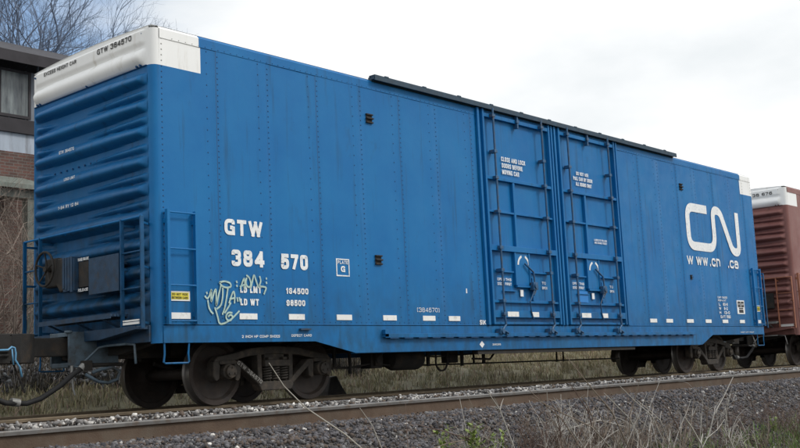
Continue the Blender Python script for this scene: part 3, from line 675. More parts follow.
        for k in range(5):
            q = lo+(hi_-lo)*k/5; mb.box(q, q+(hi_-lo)/5-.012, .46, 2.2, 1.205, 1.235)
        mb.box(lo-.004, lo+.012, .455, 2.205, 1.18, 1.24); mb.box(hi_-.012, hi_+.004, .455, 2.205, 1.18, 1.24)
        for yy in (.7, 1.35, 2.0): mb.bar((a+sg*.33, yy, 1.19), (a+sg*.02, yy, 1.06), .03, .02)
        mb.build('crossover_platform', M_dkblue if full else M_galv, car)
        lo, hi_ = sorted((a+sg*.215, a+sg*.20)); mb = MB().box(lo, hi_, .05, .40, 1.085, 1.115).box(lo, hi_, .05, .40, 1.125, 1.145)
        mb.build('reflector', M_retro, car) if ex == 0 else None
    # hand brake: wheel on a spoked hub, gear housing, chain guard and cardboard coloured panel on the -X end
    a = X0; hb = MB(); cz, cyb = 1.97, 2.15; xw = a-.30
    ring = [(xw, cyb+.235*math.cos(t), cz+.235*math.sin(t)) for t in [2*math.pi*i/32 for i in range(33)]]
    hb.tube(ring, .017, 8, caps=False)
    for k in range(5): t = R(72*k+20); hb.tube([(xw+.04, cyb+.04*math.cos(t), cz+.04*math.sin(t)), (xw, cyb+.23*math.cos(t), cz+.23*math.sin(t))], .011, 6)
    hb.tube([(xw, cyb, cz), (a-.05, cyb, cz)], .04, 12)
    gear = MB().box(a-.20, a-.02, 1.98, 2.32, 1.72, 2.12)
    gear.prism([(1.72, 2.08), (1.92, 2.10), (1.96, 1.75), (1.86, 1.62), (1.70, 1.66)], a-.24, a-.04, axis='x')
    if full:
        b_ = hb.build('brake_wheel', M_under, car); gear.build('brake_housing', M_under, car, bevel=.02)
        cg = MB()
        for k in range(4): cg.box(a-.27, a-.10, 1.50+.065*k, 1.55+.065*k, 1.60+.02*k, 2.08)
        cg.box(a-.25, a-.10, 1.48, 1.76, 1.62, 2.06)
        cg.build('chain_guard', M_dkblue, car, bevel=.006)
        pb = MB().box(a-.20, a-.17, .50, 1.20, 1.54, 2.02); pb.bar((a-.17, .55, 1.9), (a, .55, 1.9), .03, .03); pb.bar((a-.17, 1.1, 1.9), (a, 1.1, 1.9), .03, .03)
        pb.build('placard_board', M_dkblue, car)
        pb = MB().box(a-.19, a-.12, 1.22, 1.46, 1.66, 2.0); pb.build('defect_card_holder', M_under, car)
        lab_end(car, 'HAND BRAKE', 1.46, 1.2, 2.01, 2.05, x=a-.20); lab_end(car, 'RELEASE', 1.46, 1.22, 1.60, 1.64, x=a-.20)
    else:
        MB().box(a-.20, a-.12, .55, 1.15, 1.60, 2.02).build('placard_board', M_under, car, bevel=.01)
    return car

M_rivw = mat('white rivet grime', (.38, .38, .37), .6)
def coupler(car, a, sg, mat_=None):
    """knuckle coupler pointing outwards from the end plane a"""
    mat_ = mat_ or M_under; z = .87; P = lambda u: a+sg*u
    mb = MB(); lo, hi_ = sorted((P(.3), P(.86))); mb.box(lo, hi_, CY-.10, CY+.10, z-.12, z+.12)
    pts = [(.84, -.10), (.92, -.20), (1.06, -.22), (1.10, -.10), (1.04, -.02), (1.05, .10), (1.14, .17), (1.20, .12), (1.22, .20), (1.12, .25), (.98, .22), (.86, .12)]
    mb.prism([(P(u), CY+sg*v) for u, v in pts], z-.20, z+.17, axis='z')
    for q in (.06, .115): mb.box(*sorted((P(.9), P(1.04))), CY-sg*.235-.01, CY-sg*.235+.01, z-q, z-q+.03)
    kn = MB().prism([(P(u), CY+sg*v) for u, v in [(1.02, -.21), (1.16, -.19), (1.20, -.08), (1.17, .02), (1.10, .04), (1.12, -.07), (1.04, -.10)]], z-.17, z+.14, axis='z')
    o = mb.build('coupler', mat_, car, bevel=.012); kn.build('knuckle', mat_, o, bevel=.012)
boxcar_fn = boxcar
blue = boxcar(0, BLUE, M_rivet, 'blue high cube boxcar with large white CN logo, white roof corners and two plug doors', 'boxcar')

# ---- plug doors of the blue car
def door(x0, k):
    d = MB(); y = .018
    us = [x0+.20+(2.10)*i/30 for i in range(31)]; zs = [1.10+3.86*i/50 for i in range(51)]
    def fn(a, b):
        u = a-x0; g = 0
        for gu in (.62, 1.72): g += .010*math.exp(-((u-gu)/.025)**2)
        return (a, y+g+.004*noise.noise(Vector((a*1.3, 2, b*.9))), b)
    d.grid(fn, us, zs)
    d.box(x0+.02, x0+.2, y-.02, y+.01, 1.09, 4.96); d.box(x0+2.3, x0+2.43, y-.02, y+.01, 1.09, 4.96)
    fr = d.build('door', BLUE, blue, smooth=True, angle=30)
    f = MB()
    f.box(x0+.02, x0+.075, -.055, .0, 1.08, 4.97); f.box(x0+.165, x0+.215, -.06, .02, 1.09, 4.97)
    f.box(x0+2.27, x0+2.32, -.06, .02, 1.09, 4.97); f.box(x0+2.375, x0+2.42, -.055, .0, 1.08, 4.97)
    f.box(x0+.215, x0+2.27, -.050, .02, 4.83, 4.90)
    for z, h_, p in ((3.69, .055, .05), (3.095, .035, .035), (2.40, .10, .06), (1.475, .04, .04)):
        f.box(x0+.215, x0+2.27, -p, .02, z, z+h_)
    f.box(x0+.215, x0+2.27, -.055, .02, 1.21, 1.335); f.box(x0+.215, x0+2.27, -.03, .02, 1.09, 1.13)
    f.box(x0+1.0, x0+1.06, -.04, .02, 2.50, 3.69); 
    f.box(x0+.92, x0+.96, -.045, .02, 1.80, 2.40); f.box(x0+1.36, x0+1.40, -.045, .02, 1.80, 2.40); f.box(x0+.96, x0+1.36, -.028, .02, 1.80, 2.40); f.box(x0+.94, x0+1.38, -.055, .0, 1.76, 1.795)
    f.box(x0+.47, x0+.88, -.035, .02, 2.02, 2.045); f.box(x0+1.50, x0+2.0, -.035, .02, 2.03, 2.055)
    f.box(x0+.55, x0+.95, -.03, .02, 1.68, 1.70); f.box(x0+1.45, x0+1.48, -.03, .02, 1.52, 1.95); f.box(x0+1.48, x0+2.0, -.03, .02, 1.505, 1.53)
    f.build('door_frame', BLUE, fr, bevel=.004)
    # lock rods with brackets and bottom cranks
    for u in (.43, 1.98):
        r = MB().tube([(x0+u, -.10, 1.22), (x0+u, -.10, 5.0)], .021, 8)
        for z in (1.27, 1.5, 2.05, 2.45, 3.1, 3.72, 4.20, 4.86): r.box(x0+u-.045, x0+u+.045, -.125, .0, z-.028, z+.028)
        r.tube([(x0+u, -.10, 1.24), (x0+u+.02, -.10, 1.08), (x0+u-.06, -.10, 1.02), (x0+u-.12, -.11, .97)], .022, 8)
        r.box(x0+u-.19, x0+u-.06, -.13, -.02, .92, 1.01); r.tube([(x0+u-.12, -.15, .965), (x0+u-.12, -.02, .965)], .045, 10)
        r.tube([(x0+u-.10, -.12, .99), (x0+u+.05, -.12, .93)], .018, 6); r.box(x0+u+.0, x0+u+.07, -.12, -.02, .90, .95)
        r.build('lock_rod', M_rodblue, fr, bevel=.004)
    r = MB().tube([(x0+1.2, -.06, 2.2), (x0+1.42, -.09, 2.05), (x0+1.44, -.10, 1.7), (x0+1.38, -.09, 1.62)], .018, 8)
    r.box(x0+1.36, x0+1.50, -.12, -.02, 1.72, 1.86); r.tube([(x0+1.43, -.14, 1.79), (x0+1.43, -.02, 1.79)], .05, 10)
    r.tube([(x0+1.43, -.10, 1.75), (x0+1.25, -.09, 1.50), (x0+1.30, -.07, 1.33), (x0+1.36, -.07, 1.18)], .014, 6)
    r.build('door_handle', M_rodblue, fr, bevel=.004)
    for u in (1.23,):
        b = MB().box(x0+u-.02, x0+u+.02, -.08, .0, 4.74, 5.0).box(x0+u-.04, x0+u+.04, -.09, -.02, 4.84, 4.90); b.build('door_stop', M_rodblue, fr)
    if k == 0:
        lab(fr, 'CLOSE AND LOCK', x0+.74, x0+1.50, 4.075, 4.16, -.004); lab(fr, 'DOORS BEFORE', x0+.75, x0+1.40, 3.955, 4.04, -.004); lab(fr, 'MOVING CAR', x0+.75, x0+1.28, 3.835, 3.92, -.004)
    else:
        lab(fr, 'DO NOT USE', x0+.82, x0+1.28, 4.095, 4.165, -.004); lab(fr, 'PULL CAR BY DOOR', x0+.70, x0+1.42, 3.985, 4.06, -.004); lab(fr, 'ALL DOORS SHUT', x0+.78, x0+1.38, 3.875, 3.95, -.004)
        lab(fr, 'LUBRICATE ROLLERS', x0+1.33, x0+1.82, 2.79, 2.83, -.004); lab(fr, 'AND CRANKS YEARLY', x0+1.33, x0+1.82, 2.735, 2.775, -.004)
    lab(fr, 'OPEN THIS', x0+.40, x0+.82, 1.87, 1.92, -.006); lab(fr, 'DOOR FIRST', x0+.40, x0+.82, 1.79, 1.84, -.006)
    lab(fr, 'TO', x0+1.80, x0+1.93, 1.84, 1.89, -.006); lab(fr, 'OPEN', x0+1.80, x0+1.96, 1.75, 1.80, -.006)
    # two curved arrows over the operating handle
    for s in (-1, 1):
        c = x0+1.20+s*.0; arc = [(c+s*.17*math.sin(t), 2.17+.17*math.cos(t)) for t in [R(18+14*i) for i in range(6)]]; n = len(arc)
        vs_ = []
        for i, (a_, b_) in enumerate(arc):
            t = R(18+14*i); vs_ += [(a_-s*.022*math.sin(t), -.033, b_-.022*math.cos(t)), (a_+s*.022*math.sin(t), -.033, b_+.022*math.cos(t))]
        MB().add(vs_, [(2*i, 2*i+1, 2*i+3, 2*i+2) for i in range(n-1)]).build('arrow_mark', M_letter, fr)
    MB().box(x0+1.08, x0+1.17, -.012, .0, 1.60, 1.72).build('white_decal', M_letter, fr)
    if k == 1: MB().box(x0+.62, x0+.93, -.010, .005, 1.53, 1.75).build('paint_patch', mat('fresh blue patch', (.012, .20, .56), .5, var=.08), fr)
    for a_, b_ in ((.58, .92), (1.33, 1.56)): MB().box(x0+a_, x0+b_, -.059, -.05, 1.225, 1.315).build('reflector', M_retro, fr)
door(6.85, 0); door(9.31, 1)
MB().box(6.84, 11.82, -.004, .06, 4.90, 4.992).build('door_header', BLUE, blue)
# centre post between the doors is covered by both frames; upper hood and lower track
mb = MB().box(4.16, 14.40, -.10, -.012, 4.985, 5.03).box(4.16, 14.40, -.105, -.085, 4.965, 5.045).box(4.16, 14.40, -.10, .03, 5.03, 5.058)
x = 4.4
while x < 14.2:
    mb.box(x, x+.09, -.108, -.08, 5.04, 5.066+.006*random.random()); x += .94
mb.box(4.17, 14.39, -.014, .06, 4.962, 5.036)
mb.build('door_hood', M_track, blue, bevel=.004)
mb = MB().box(4.16, 14.62, -.075, -.012, .915, .93).box(4.16, 14.62, -.085, -.070, .875, .935)
x = 4.3
while x < 14.5: mb.box(x, x+.15, -.070, -.012, .885, .905); x += .34
mb.box(4.16, 4.24, -.085, -.012, .885, 1.0)
mb.build('door_track', BLUE, blue, bevel=.003)
mb = MB()
x = 4.27
while x < 14.5: mb.box(x, x+.2, -.082, -.02, .862, .874); x += .34
mb.build('drain_slot', M_rivet, blue)
# small ventilator plates
for vx, vz in ((4.08, 4.335), (4.155, 2.085), (14.66, 4.31), (14.80, 2.20)):
    s = .075 if vz != 2.20 else .05
    mb = MB().box(vx-s, vx+s, -.035, .0, vz-s, vz-.7*s).box(vx-s, vx+s, -.035, .0, vz+.7*s, vz+s).box(vx-s, vx+s, -.045, .0, vz-.16*s, vz+.16*s).box(vx-.9*s, vx+.9*s, -.012, .0, vz-.9*s, vz+.9*s)
    mb.build('vent', M_under, blue, bevel=.004)
MB().box(2.42, 2.62, -.06, -.012, .995, 1.02).build('bracket', M_dkblue, blue)

# ---- lettering on the blue side
for txt, x0, x1, z0, z1, y, wt in (('GTW', 1.12, 1.79, 2.285, 2.505, -.006, .24), ('384', 1.23, 1.81, 1.865, 2.09, -.006, .25), ('570', 2.12, 2.64, 1.86, 2.08, -.006, .25),
    ('LD LMT', 1.365, 1.74, 1.505, 1.60, -.006, .24), ('164500', 2.20, 2.63, 1.51, 1.595, -.006, .24), ('LD WT', 1.365, 1.69, 1.335, 1.425, -.006, .24), ('98500', 2.20, 2.56, 1.34, 1.425, -.006, .24),
    ('2 INCH HP COMP SHOES', 1.37, 2.05, .895, .93, -.016, .18), ('DEFECT CARD', 2.27, 2.66, .905, .938, -.016, .18), ('SIK', 6.66, 6.83, 1.085, 1.165, -.006, .22), ('[384570]', 5.02, 5.58, 1.285, 1.355, -.006, .12),
    ('286285', 6.98, 7.22, .725, .755, -.016, .2), ('CAPY 154000', 16.10, 16.62, 1.735, 1.785, -.006, .2), ('REPAINT', 16.10, 16.55, 1.665, 1.71, -.006, .2), ('L', 16.13, 16.22, 1.56, 1.63, -.006, .24), ('60-9', 16.36, 16.62, 1.56, 1.63, -.006, .24),
    ('W', 16.12, 16.24, 1.46, 1.53, -.006, .24), ('9-2', 16.40, 16.60, 1.46, 1.53, -.006, .24), ('H', 16.13, 16.22, 1.36, 1.43, -.006, .24), ('13-0', 16.38, 16.70, 1.36, 1.43, -.006, .24), ('CU FT 7550', 16.17, 16.72, 1.26, 1.33, -.006, .22),
    ('KEEP OFF ROOF', 17.2, 18.0, .905, .935, -.016, .18)):
    lab(blue, txt, x0, x1, z0, z1, y-(.005 if y > -.01 else .001), wt)
c = (6.68, .745); MB().add([(c[0]-.07, -.016, c[1]), (c[0], -.016, c[1]-.06), (c[0]+.07, -.016, c[1]), (c[0], -.016, c[1]+.06)], [(0, 1, 2, 3)]).build('diamond_mark', M_letter, blue)
MB().box(6.33, 6.36, -.006, -.003, 1.62, 1.70).build('white_decal', M_letter, blue)
for txt, x0, x1 in (('w', 14.66, 14.97), ('ww', 15.13, 15.73), ('.cn', 15.84, 16.40), ('.ca', 16.84, 17.44)):
    lab(blue, txt, x0, x1, 2.498, 2.70, -.014, .235, name='web_address')
# framed plate mark, framed consolidated stencil, yellow decals
def frame(mb, x0, x1, z0, z1, t, y=-.010):
    mb.box(x0, x1, y, y+.003, z1-t, z1); mb.box(x0, x1, y, y+.003, z0, z0+t); mb.box(x0, x0+t, y, y+.003, z0+t, z1-t); mb.box(x1-t, x1, y, y+.003, z0+t, z1-t)
mb = MB(); frame(mb, 3.22, 3.50, 1.80, 2.065, .018); pmk = mb.build('plate_mark', M_letter, blue); lab(pmk, 'PLATE', 3.25, 3.47, 1.985, 2.035, -.011); lab(pmk, 'G', 3.315, 3.405, 1.865, 1.955, -.011, .26)
mb = MB().box(17.15, 17.58, -.013, -.001, 1.37, 1.71); mb.box(17.19, 17.35, -.016, -.0135, 1.54, 1.68, 1).box(17.38, 17.54, -.016, -.0135, 1.54, 1.68, 1).box(17.24, 17.49, -.016, -.0135, 1.40, 1.48, 1).box(17.24, 17.49, -.016, -.0135, 1.495, 1.525, 1)
stp = mb.build('stencil_panel', [M_letter, M_black], blue); lab(stp, 'OTL', 17.21, 17.33, 1.59, 1.63, y=-.018); lab(stp, 'INSP', 17.40, 17.52, 1.59, 1.63, y=-.018)
for x0, x1, z0, z1 in ((.205, .525, 1.375, 1.50), (18.30, 18.52, 1.44, 1.60)):
    mb = MB().box(x0, x1, -.013, -.002, z0, z1).box(x0+.02, x1-.02, -.015, -.0135, z0+.018, z1-.018, 1)
    wdc = mb.build('warning_decal', [M_retro, M_yellow], blue)
    lab(wdc, 'DO NOT RIDE' if x0 < 1 else 'NO', x0+.04, x1-.04, z0+.07, z0+.098, y=-.017, m=M_black); lab(wdc, 'BETWEEN CARS' if x0 < 1 else 'STEP', x0+.035, x1-.035, z0+.025, z0+.055, y=-.017, m=M_black)
for xc, hw in ((.375, .155), (1.50, .155), (2.39, .15), (3.35, .16), (4.36, .155), (5.31, .155), (5.97, .15), (12.84, .15), (13.57, .15), (14.57, .16), (15.50, .15), (16.41, .15), (17.38, .14), (18.42, .09)):
    MB().box(xc-hw, xc+hw, -.014, -.001, 1.145, 1.225).build('reflector', M_retro, blue)
# CN monogram: one continuous ribbon with rounded bends
mb = ribbon([(15.90, 3.865), (14.86, 3.865), (14.86, 2.945), (16.22, 2.945), (16.22, 3.895), (16.62, 3.895), (17.20, 2.915), (17.58, 2.915), (17.58, 3.93)], .205, [0, .28, .28, .34, .32, .32, .32, .32, 0], -.013)
mb.build('logo', M_letter, blue)
# graffiti
GRAF = [[(.767, 1.444), (.802, 1.407), (.839, 1.446), (.877, 1.552), (.867, 1.446), (.865, 1.36), (.924, 1.515), (.949, 1.545), (.953, 1.419), (.948, 1.304), (.996, 1.478), (1.036, 1.596)],
        [(.813, 1.388), (.823, 1.302), (.857, 1.245), (.892, 1.217)], [(1.013, 1.634), (1.099, 1.656), (1.197, 1.63), (1.208, 1.581), (1.133, 1.563), (1.048, 1.586), (1.013, 1.63)],
        [(1.064, 1.558), (1.061, 1.441), (1.028, 1.324), (.959, 1.281)], [(1.15, 1.56), (1.122, 1.423), (1.088, 1.286), (1.049, 1.209)],
        [(.926, 1.294), (.97, 1.17), (.992, 1.074), (1.095, 1.093), (1.207, 1.152), (1.335, 1.255)],
        [(1.21, 1.23), (1.148, 1.239), (1.102, 1.19), (1.12, 1.132), (1.182, 1.123), (1.225, 1.181), (1.184, 1.21), (1.146, 1.181)],
        [(1.164, 1.361), (1.217, 1.484), (1.251, 1.528), (1.266, 1.455), (1.256, 1.363)], [(1.178, 1.414), (1.258, 1.43)], [(1.189, 1.362), (1.15, 1.307), (1.086, 1.228)],
        [(1.303, 1.436), (1.314, 1.388)], [(1.341, 1.437), (1.357, 1.384)], [(.792, 1.496), (.799, 1.477)], [(1.363, 1.556), (1.399, 1.646), (1.439, 1.717), (1.449, 1.628), (1.439, 1.558)],
        [(1.359, 1.586), (1.436, 1.618)], [(1.477, 1.708), (1.457, 1.648), (1.481, 1.589), (1.537, 1.581), (1.552, 1.651), (1.521, 1.72), (1.478, 1.744)],
        [(1.55, 1.581), (1.608, 1.773), (1.644, 1.674), (1.68, 1.585)], [(1.711, 1.737), (1.733, 1.677), (1.693, 1.601), (1.772, 1.598), (1.83, 1.589), (1.781, 1.497)],
        [(1.298, 1.659), (1.305, 1.639)], [(1.299, 1.604), (1.308, 1.588)], [(1.83, 1.721), (1.832, 1.705)], [(1.827, 1.664), (1.832, 1.644)]]
mb = MB()
for i, s in enumerate(GRAF): ribbon(s, .024, .05, -.0150-.0003*i, mb=mb, ext=.006)
gr = mb.build('graffiti', M_graf, blue)
# lettering on the end
for txt, ya, yb, z0, z1, x, m_ in (('GTW 384570', 1.22, .40, 4.85, 4.925, -.043, M_black), ('EXCESS HEIGHT CAR', 2.62, 1.75, 4.86, 4.915, -.043, M_black), ('GTW 384570', 2.05, 1.66, 3.585, 3.63, -.135, M_letter), ('LOAD LIMIT', 1.92, 1.64, 3.185, 3.225, -.135, M_letter), ('1-94 RY 12 84', 2.07, 1.55, 2.80, 2.845, -.135, M_letter)):
    lab_end(blue, txt, ya, yb, z0, z1, x, .2, m_)
MB().tube([(-.022, .30, 4.89), (-.012, .30, 4.89)], .012, 8).build('bolt', M_black, blue)
mb = letters('GTW 384570', 0, 1, 0, 1, .2); mb = letters('GTW 384570', 0, .52, -.028, .028, .2); p0 = Vector((1.66, .585)); d = Vector((2.09-1.66, .285-.585)).normalized(); n = Vector((-d.y, d.x))
mb.v = [(p0.x+d.x*a+n.x*c, .432+b, p0.y+d.y*a+n.y*c) for a, b, c in mb.v]; mb.build('lettering', mat('dull stencil', (.27, .26, .24), .7, var=.4, vscale=30), blue)
# underbody gear of the blue car
rv = MB(); rv.tube([(5.30, .95, .56), (5.34, .95, .56), (5.42, .95, .56), (6.02, .95, .56), (6.10, .95, .56), (6.13, .95, .56)], [.04, .16, .19, .19, .16, .04], 20); rv.box(5.45, 5.50, .92, .98, .6, .99); rv.box(5.95, 6.0, .92, .98, .6, .99)
rv.build('air_reservoir', M_under, blue, smooth=True, angle=40)
cv_ = MB().box(4.75, 5.02, .8, 1.05, .42, .72).box(4.80, 4.97, .74, .8, .46, .66).tube([(4.88, .72, .56), (4.88, 1.1, .56)], .08, 12).box(4.84, 4.90, .9, .95, .7, 1.0)
cv_.build('control_valve', M_under, blue, bevel=.015)
cv_ = MB().box(6.9, 7.15, .9, 1.1, .46, .70).box(6.98, 7.04, .95, 1.0, .7, .98)
cv_.build('strainer_box', M_under, blue, bevel=.015)
pp = MB()
pp.tube([(3.7, .8, .47), (4.2, .82, .44), (4.8, .85, .50), (5.3, .9, .46)], .018, 6); pp.tube([(3.9, .8, .47), (3.9, .8, .95)], .03, 6); pp.tube([(4.25, .8, .35), (4.25, .8, .95)], .028, 6)
pp.tube([(6.1, .9, .60), (6.5, .9, .58), (7.2, .9, .60), (8.3, .95, .62), (9.2, 1.0, .7)], .016, 6)
loop = [(6.55+.16*math.cos(t), .8, .49+.16*math.sin(t)) for t in [R(-200+14*i) for i in range(17)]]
pp.tube([(6.4, .8, .75)]+loop+[(6.74, .8, .72)], .018, 6)
for k, (a, b) in enumerate(((6.3, .42), (6.85, .45), (7.25, .40), (7.6, .44), (7.9, .42))): pp.tube([(a, .9, b), (a+.01, .9, .97)], .022 if k % 2 else .035, 6)
pp.tube([(3.3, CY, .47), (7.9, CY, .44), (13.9, CY, .42)], .017, 6)
for a in (11.3, 11.56): pp.tube([(a, CY, .40), (a, CY, .72)], .02, 6)
pp.tube([(7.3, .7, .52), (7.9, .75, .50), (8.1, .8, .60), (8.3, .8, .9)], .02, 6)
pp.build('brake_rigging', M_under, blue)
# angle cock, air hose and uncoupling lever of the blue car
def endgear(car, a, sg, mat_l, hose_end):
    mb = MB().tube([(a+sg*.05, CY-.95, .86), (a+sg*.05, CY-.50, .86), (a+sg*.10, CY-.40, .84), (a+sg*.32, CY-.28, .60), (a+sg*.40, CY-.2, .62)], .017, 8)
    mb.tube([(a+sg*.05, CY-.95, .86), (a+sg*.06, CY-1.15, .84), (a+sg*.08, CY-1.20, .60)], .017, 8); mb.build('cut_lever', mat_l, car, smooth=True)
    hs = MB().tube([(a+sg*p, CY-q, z) for p, q, z in hose_end], .034, 10); hs.build('air_hose', M_rubber, car, smooth=True)
    MB().tube([(a+sg*(hose_end[-1][0]-.05), CY-hose_end[-1][1], hose_end[-1][2]), (a+sg*(hose_end[-1][0]+.06), CY-hose_end[-1][1], hose_end[-1][2]+.02)], .052, 10).build('hose_coupling', M_galv, car, smooth=True, angle=40)
    MB().tube([(a+sg*hose_end[0][0], CY-hose_end[0][1], hose_end[0][2]+.02), (a+sg*(hose_end[0][0]+.05), CY-hose_end[0][1], hose_end[0][2]-.03)], .046, 10).build('hose_fitting', M_galv, car, smooth=True, angle=40)
    cp = MB().tube([(a-sg*.3, CY-.33, .62), (a+sg*.22, CY-.33, .62)], .028, 8).box(*sorted((a+sg*.18, a+sg*.30)), CY-.38, CY-.27, .55, .68); cp.build('angle_cock', M_under, car, bevel=.01)
endgear(blue, 0, -1, M_grayB, [(.28, .33, .60), (.42, .33, .52), (.62, .30, .36), (.85, .26, .22), (1.02, .22, .17), (1.15, .18, .18)])
mb = MB().tube([(-.30, CY-.40, .50), (-.12, CY-.42, .40), (.02, CY-.42, .38), (.16, CY-.42, .42), (.20, CY-.42, .52), (.10, CY-.42, .58), (-.08, CY-.42, .56), (-.2, CY-.4, .52)], .022, 8)
mb.build('spare_hose', M_grayB, blue, smooth=True)
mb = MB().tube([(-.44, CY-.3, .62), (-.44, CY-.3, .50), (-.42, CY-.3, .32), (-.40, CY-.31, .24)], [.02, .018, .014, .01], 6); mb.build('chain', M_galv, blue)
endgear(blue, LN, 1, M_galv, [(.28, .33, .60), (.45, .33, .50), (.7, .3, .34), (1.0, .2, .28), (1.15, .12, .30)])

# ------------------------------------------------------------------ brown boxcar beyond
brown = boxcar(21.02, BROWN, M_rivetb, 'reddish brown boxcar with white roof band coupled behind the blue one', 'boxcar', full=False, grab=mat('orange brown grab iron', (.33, .13, .075), .6, var=.3))
lab_end(brown, '38 676', .93, .36, 4.79, 4.875, 21.02-.045, .2, M_black)
endgear(brown, 21.02, -1, M_galv, [(.28, .33, .60), (.45, .33, .48), (.75, .3, .30), (1.0, .25, .28), (1.16, .2, .30)])

# ------------------------------------------------------------------ flat car at the left end, only its coupling gear comes into the picture
flat = empty('flatcar', (-11.3, CY, 0), 'dark flatcar whose coupler and light blue uncoupling lever reach in beside the blue car', 'flatcar')
MB().box(-20.3, -2.3, 0, W2, 1.0, 1.08).build('deck', mat('old planks', (.13, .105, .085), .9, var=.3, vscale=8), flat)
MB().prism([(-20.3, 1.0), (-2.3, 1.0), (-2.3, .80), (-5.5, .62), (-17, .62), (-20.3, .80)], 0, .08).prism([(-20.3, 1.0), (-2.3, 1.0), (-2.3, .80), (-5.5, .62), (-17, .62), (-20.3, .80)], W2-.08, W2).build('side_sill', M_under, flat)
MB().box(-20.6, -1.9, CY-.2, CY+.2, .68, .999).box(-2.36, -2.28, .08, W2-.08, .78, .999).build('underframe', M_under, flat)
truck(flat, -4.4, CY); truck(flat, -18.2, CY)
coupler(flat, -2.3, 1)
mb = MB().tube([(-2.2, .25, .83), (-1.9, .8, .83), (-1.50, 1.15, .83), (-1.34, 1.17, .835), (-1.29, 1.18, .87), (-1.25, 1.18, .86), (-1.235, 1.18, .79), (-1.24, 1.18, .71), (-1.18, 1.18, .62), (-1.155, 1.18, .50)], .0125, 8); mb.tube([(-1.28, 1.19, .85), (-1.255, 1.2, .65)], .010, 8)
mb.build('cut_lever', M_ltblue, flat, smooth=True)
MB().tube([(-2.0, CY-.33, .60), (-1.8, CY-.33, .50), (-1.55, CY-.30, .28), (-1.3, CY-.22, .19), (-1.12, CY-.19, .18)], .034, 10).build('air_hose', M_rubber, flat, smooth=True)
MB().tube([(-1.15, CY-.1, .70), (-1.05, CY-.12, .45), (-.99, CY-.12, .30)], .012, 6).build('chain', M_under, flat)

# ------------------------------------------------------------------ brick building on the left
bd = empty('brick_building', (2, 15.5, .6), 'old brick building with weathered grey cladding under its dark eave, left of the blue boxcar', 'building')
YB = 12.0
MB().box(-7, 9.0, YB, 19, .2, 5.97).build('brick_wall', M_brick, bd)
mb = MB()
mb.box(-7, 9.0, YB+.02, 18.9, 5.97, 6.44); mb.build('pale_panel', M_pale, bd)
MB().box(-7.02, 9.02, YB-.06, 19, 6.44, 6.78).build('band', M_fascia, bd)
mb = MB().box(-7, 9.0, YB, 19, 6.78, 8.0)
x = -7
while x < 9: mb.box(x, x+.05, YB-.035, YB, 6.78, 8.0); x += .42
mb.build('cladding', M_cladd, bd)
mb = MB().prism([(YB-.55, 8.10), (YB-.55, 8.22), (15.5, 9.9), (19.5, 8.22), (19.5, 8.10), (15.5, 9.7)], -7.4, 9.3, axis='x'); mb.build('roof', M_roofm, bd)
MB().box(-7.4, 9.3, YB-.60, YB-.552, 8.0, 8.27).build('fascia', M_fascia, bd)
for x0 in (-5.6, -3.35, -1.1, 1.15, 3.42, 5.75, 7.6):
    x1 = x0+(1.42 if x0 != 7.6 else 1.1)
    o = MB().box(x0-.06, x0, YB-.075, YB-.036, 6.80, 7.98).box(x1, x1+.06, YB-.075, YB-.036, 6.80, 7.98).box(x0, x1, YB-.075, YB-.036, 6.80, 6.87).box(x0, x1, YB-.075, YB-.036, 7.92, 7.98).box(x0+.68, x0+.72, YB-.07, YB-.036, 6.87, 7.92).build('window', M_fascia, bd)
    MB().box(x0, x1, YB-.050, YB-.040, 6.87, 7.92).build('pane', M_pane, o)
for x0, z0 in ((-5.5, 2.2), (-2.5, 2.2), (.5, 2.2), (6.3, 2.2), (-2.5, 4.1), (.5, 4.1)):
    o = MB().box(x0-.05, x0+1.15, YB-.03, YB, z0-.05, z0).box(x0-.05, x0+1.15, YB-.03, YB, z0+1.3, z0+1.38).box(x0-.05, x0, YB-.03, YB, z0, z0+1.3).box(x0+1.1, x0+1.15, YB-.03, YB, z0, z0+1.3).build('window', M_wood, bd)
    MB().box(x0, x0+1.1, YB-.012, YB-.004, z0, z0+1.3).build('pane', M_glass, o)
sh = MB(); 
sh.box(4.15, 4.42, YB-1.3, YB-1.05, .3, 4.85); sh.box(1.4, 1.65, YB-1.3, YB-1.05, .3, 4.85)
sh.prism([(YB-1.5, 4.80), (YB-1.5, 4.90), (YB-.03, 5.35), (YB-.03, 5.22)], 1.1, 4.72, axis='x'); sh.box(1.3, 4.5, YB-1.32, YB-1.03, 4.62, 4.80)
sh.build('porch', M_wood, bd)

# ------------------------------------------------------------------ bare trees and shrubs
def grow(mb, p, d, length, r, depth, rs, spread=.55, upb=.12, taper=.68, nb=(2, 3), segs=4):
    pts = [p.copy()]; rr = [r]; q = p.copy(); dd = d.copy()
    for i in range(segs):
        dd = (dd+Vector((rs.gauss(0, .10), rs.gauss(0, .10), rs.gauss(0, .06)+upb*.25))).normalized(); q = q+dd*length/segs
        pts.append(q.copy()); rr.append(r*(1-(1-taper)*(i+1)/segs))
    mb.tube(pts, rr, 6 if r > .05 else (4 if r > .012 else 3), caps=False)
    if depth <= 0: return
    for k in range(rs.randint(*nb)):
        a = Vector((rs.gauss(0, 1), rs.gauss(0, 1), rs.gauss(0, .6))); a = (a-dd*a.dot(dd)).normalized()
        nd = (dd+a*spread*rs.uniform(.6, 1.5)+Vector((0, 0, upb))).normalized(); st_ = pts[-1] if k == 0 else pts[rs.randint(max(1, segs-2), segs)]
        grow(mb, st_, nd, length*rs.uniform(.66, .86), rr[-1]*rs.uniform(.62, .9), depth-1, rs, spread, upb, taper, nb, segs)
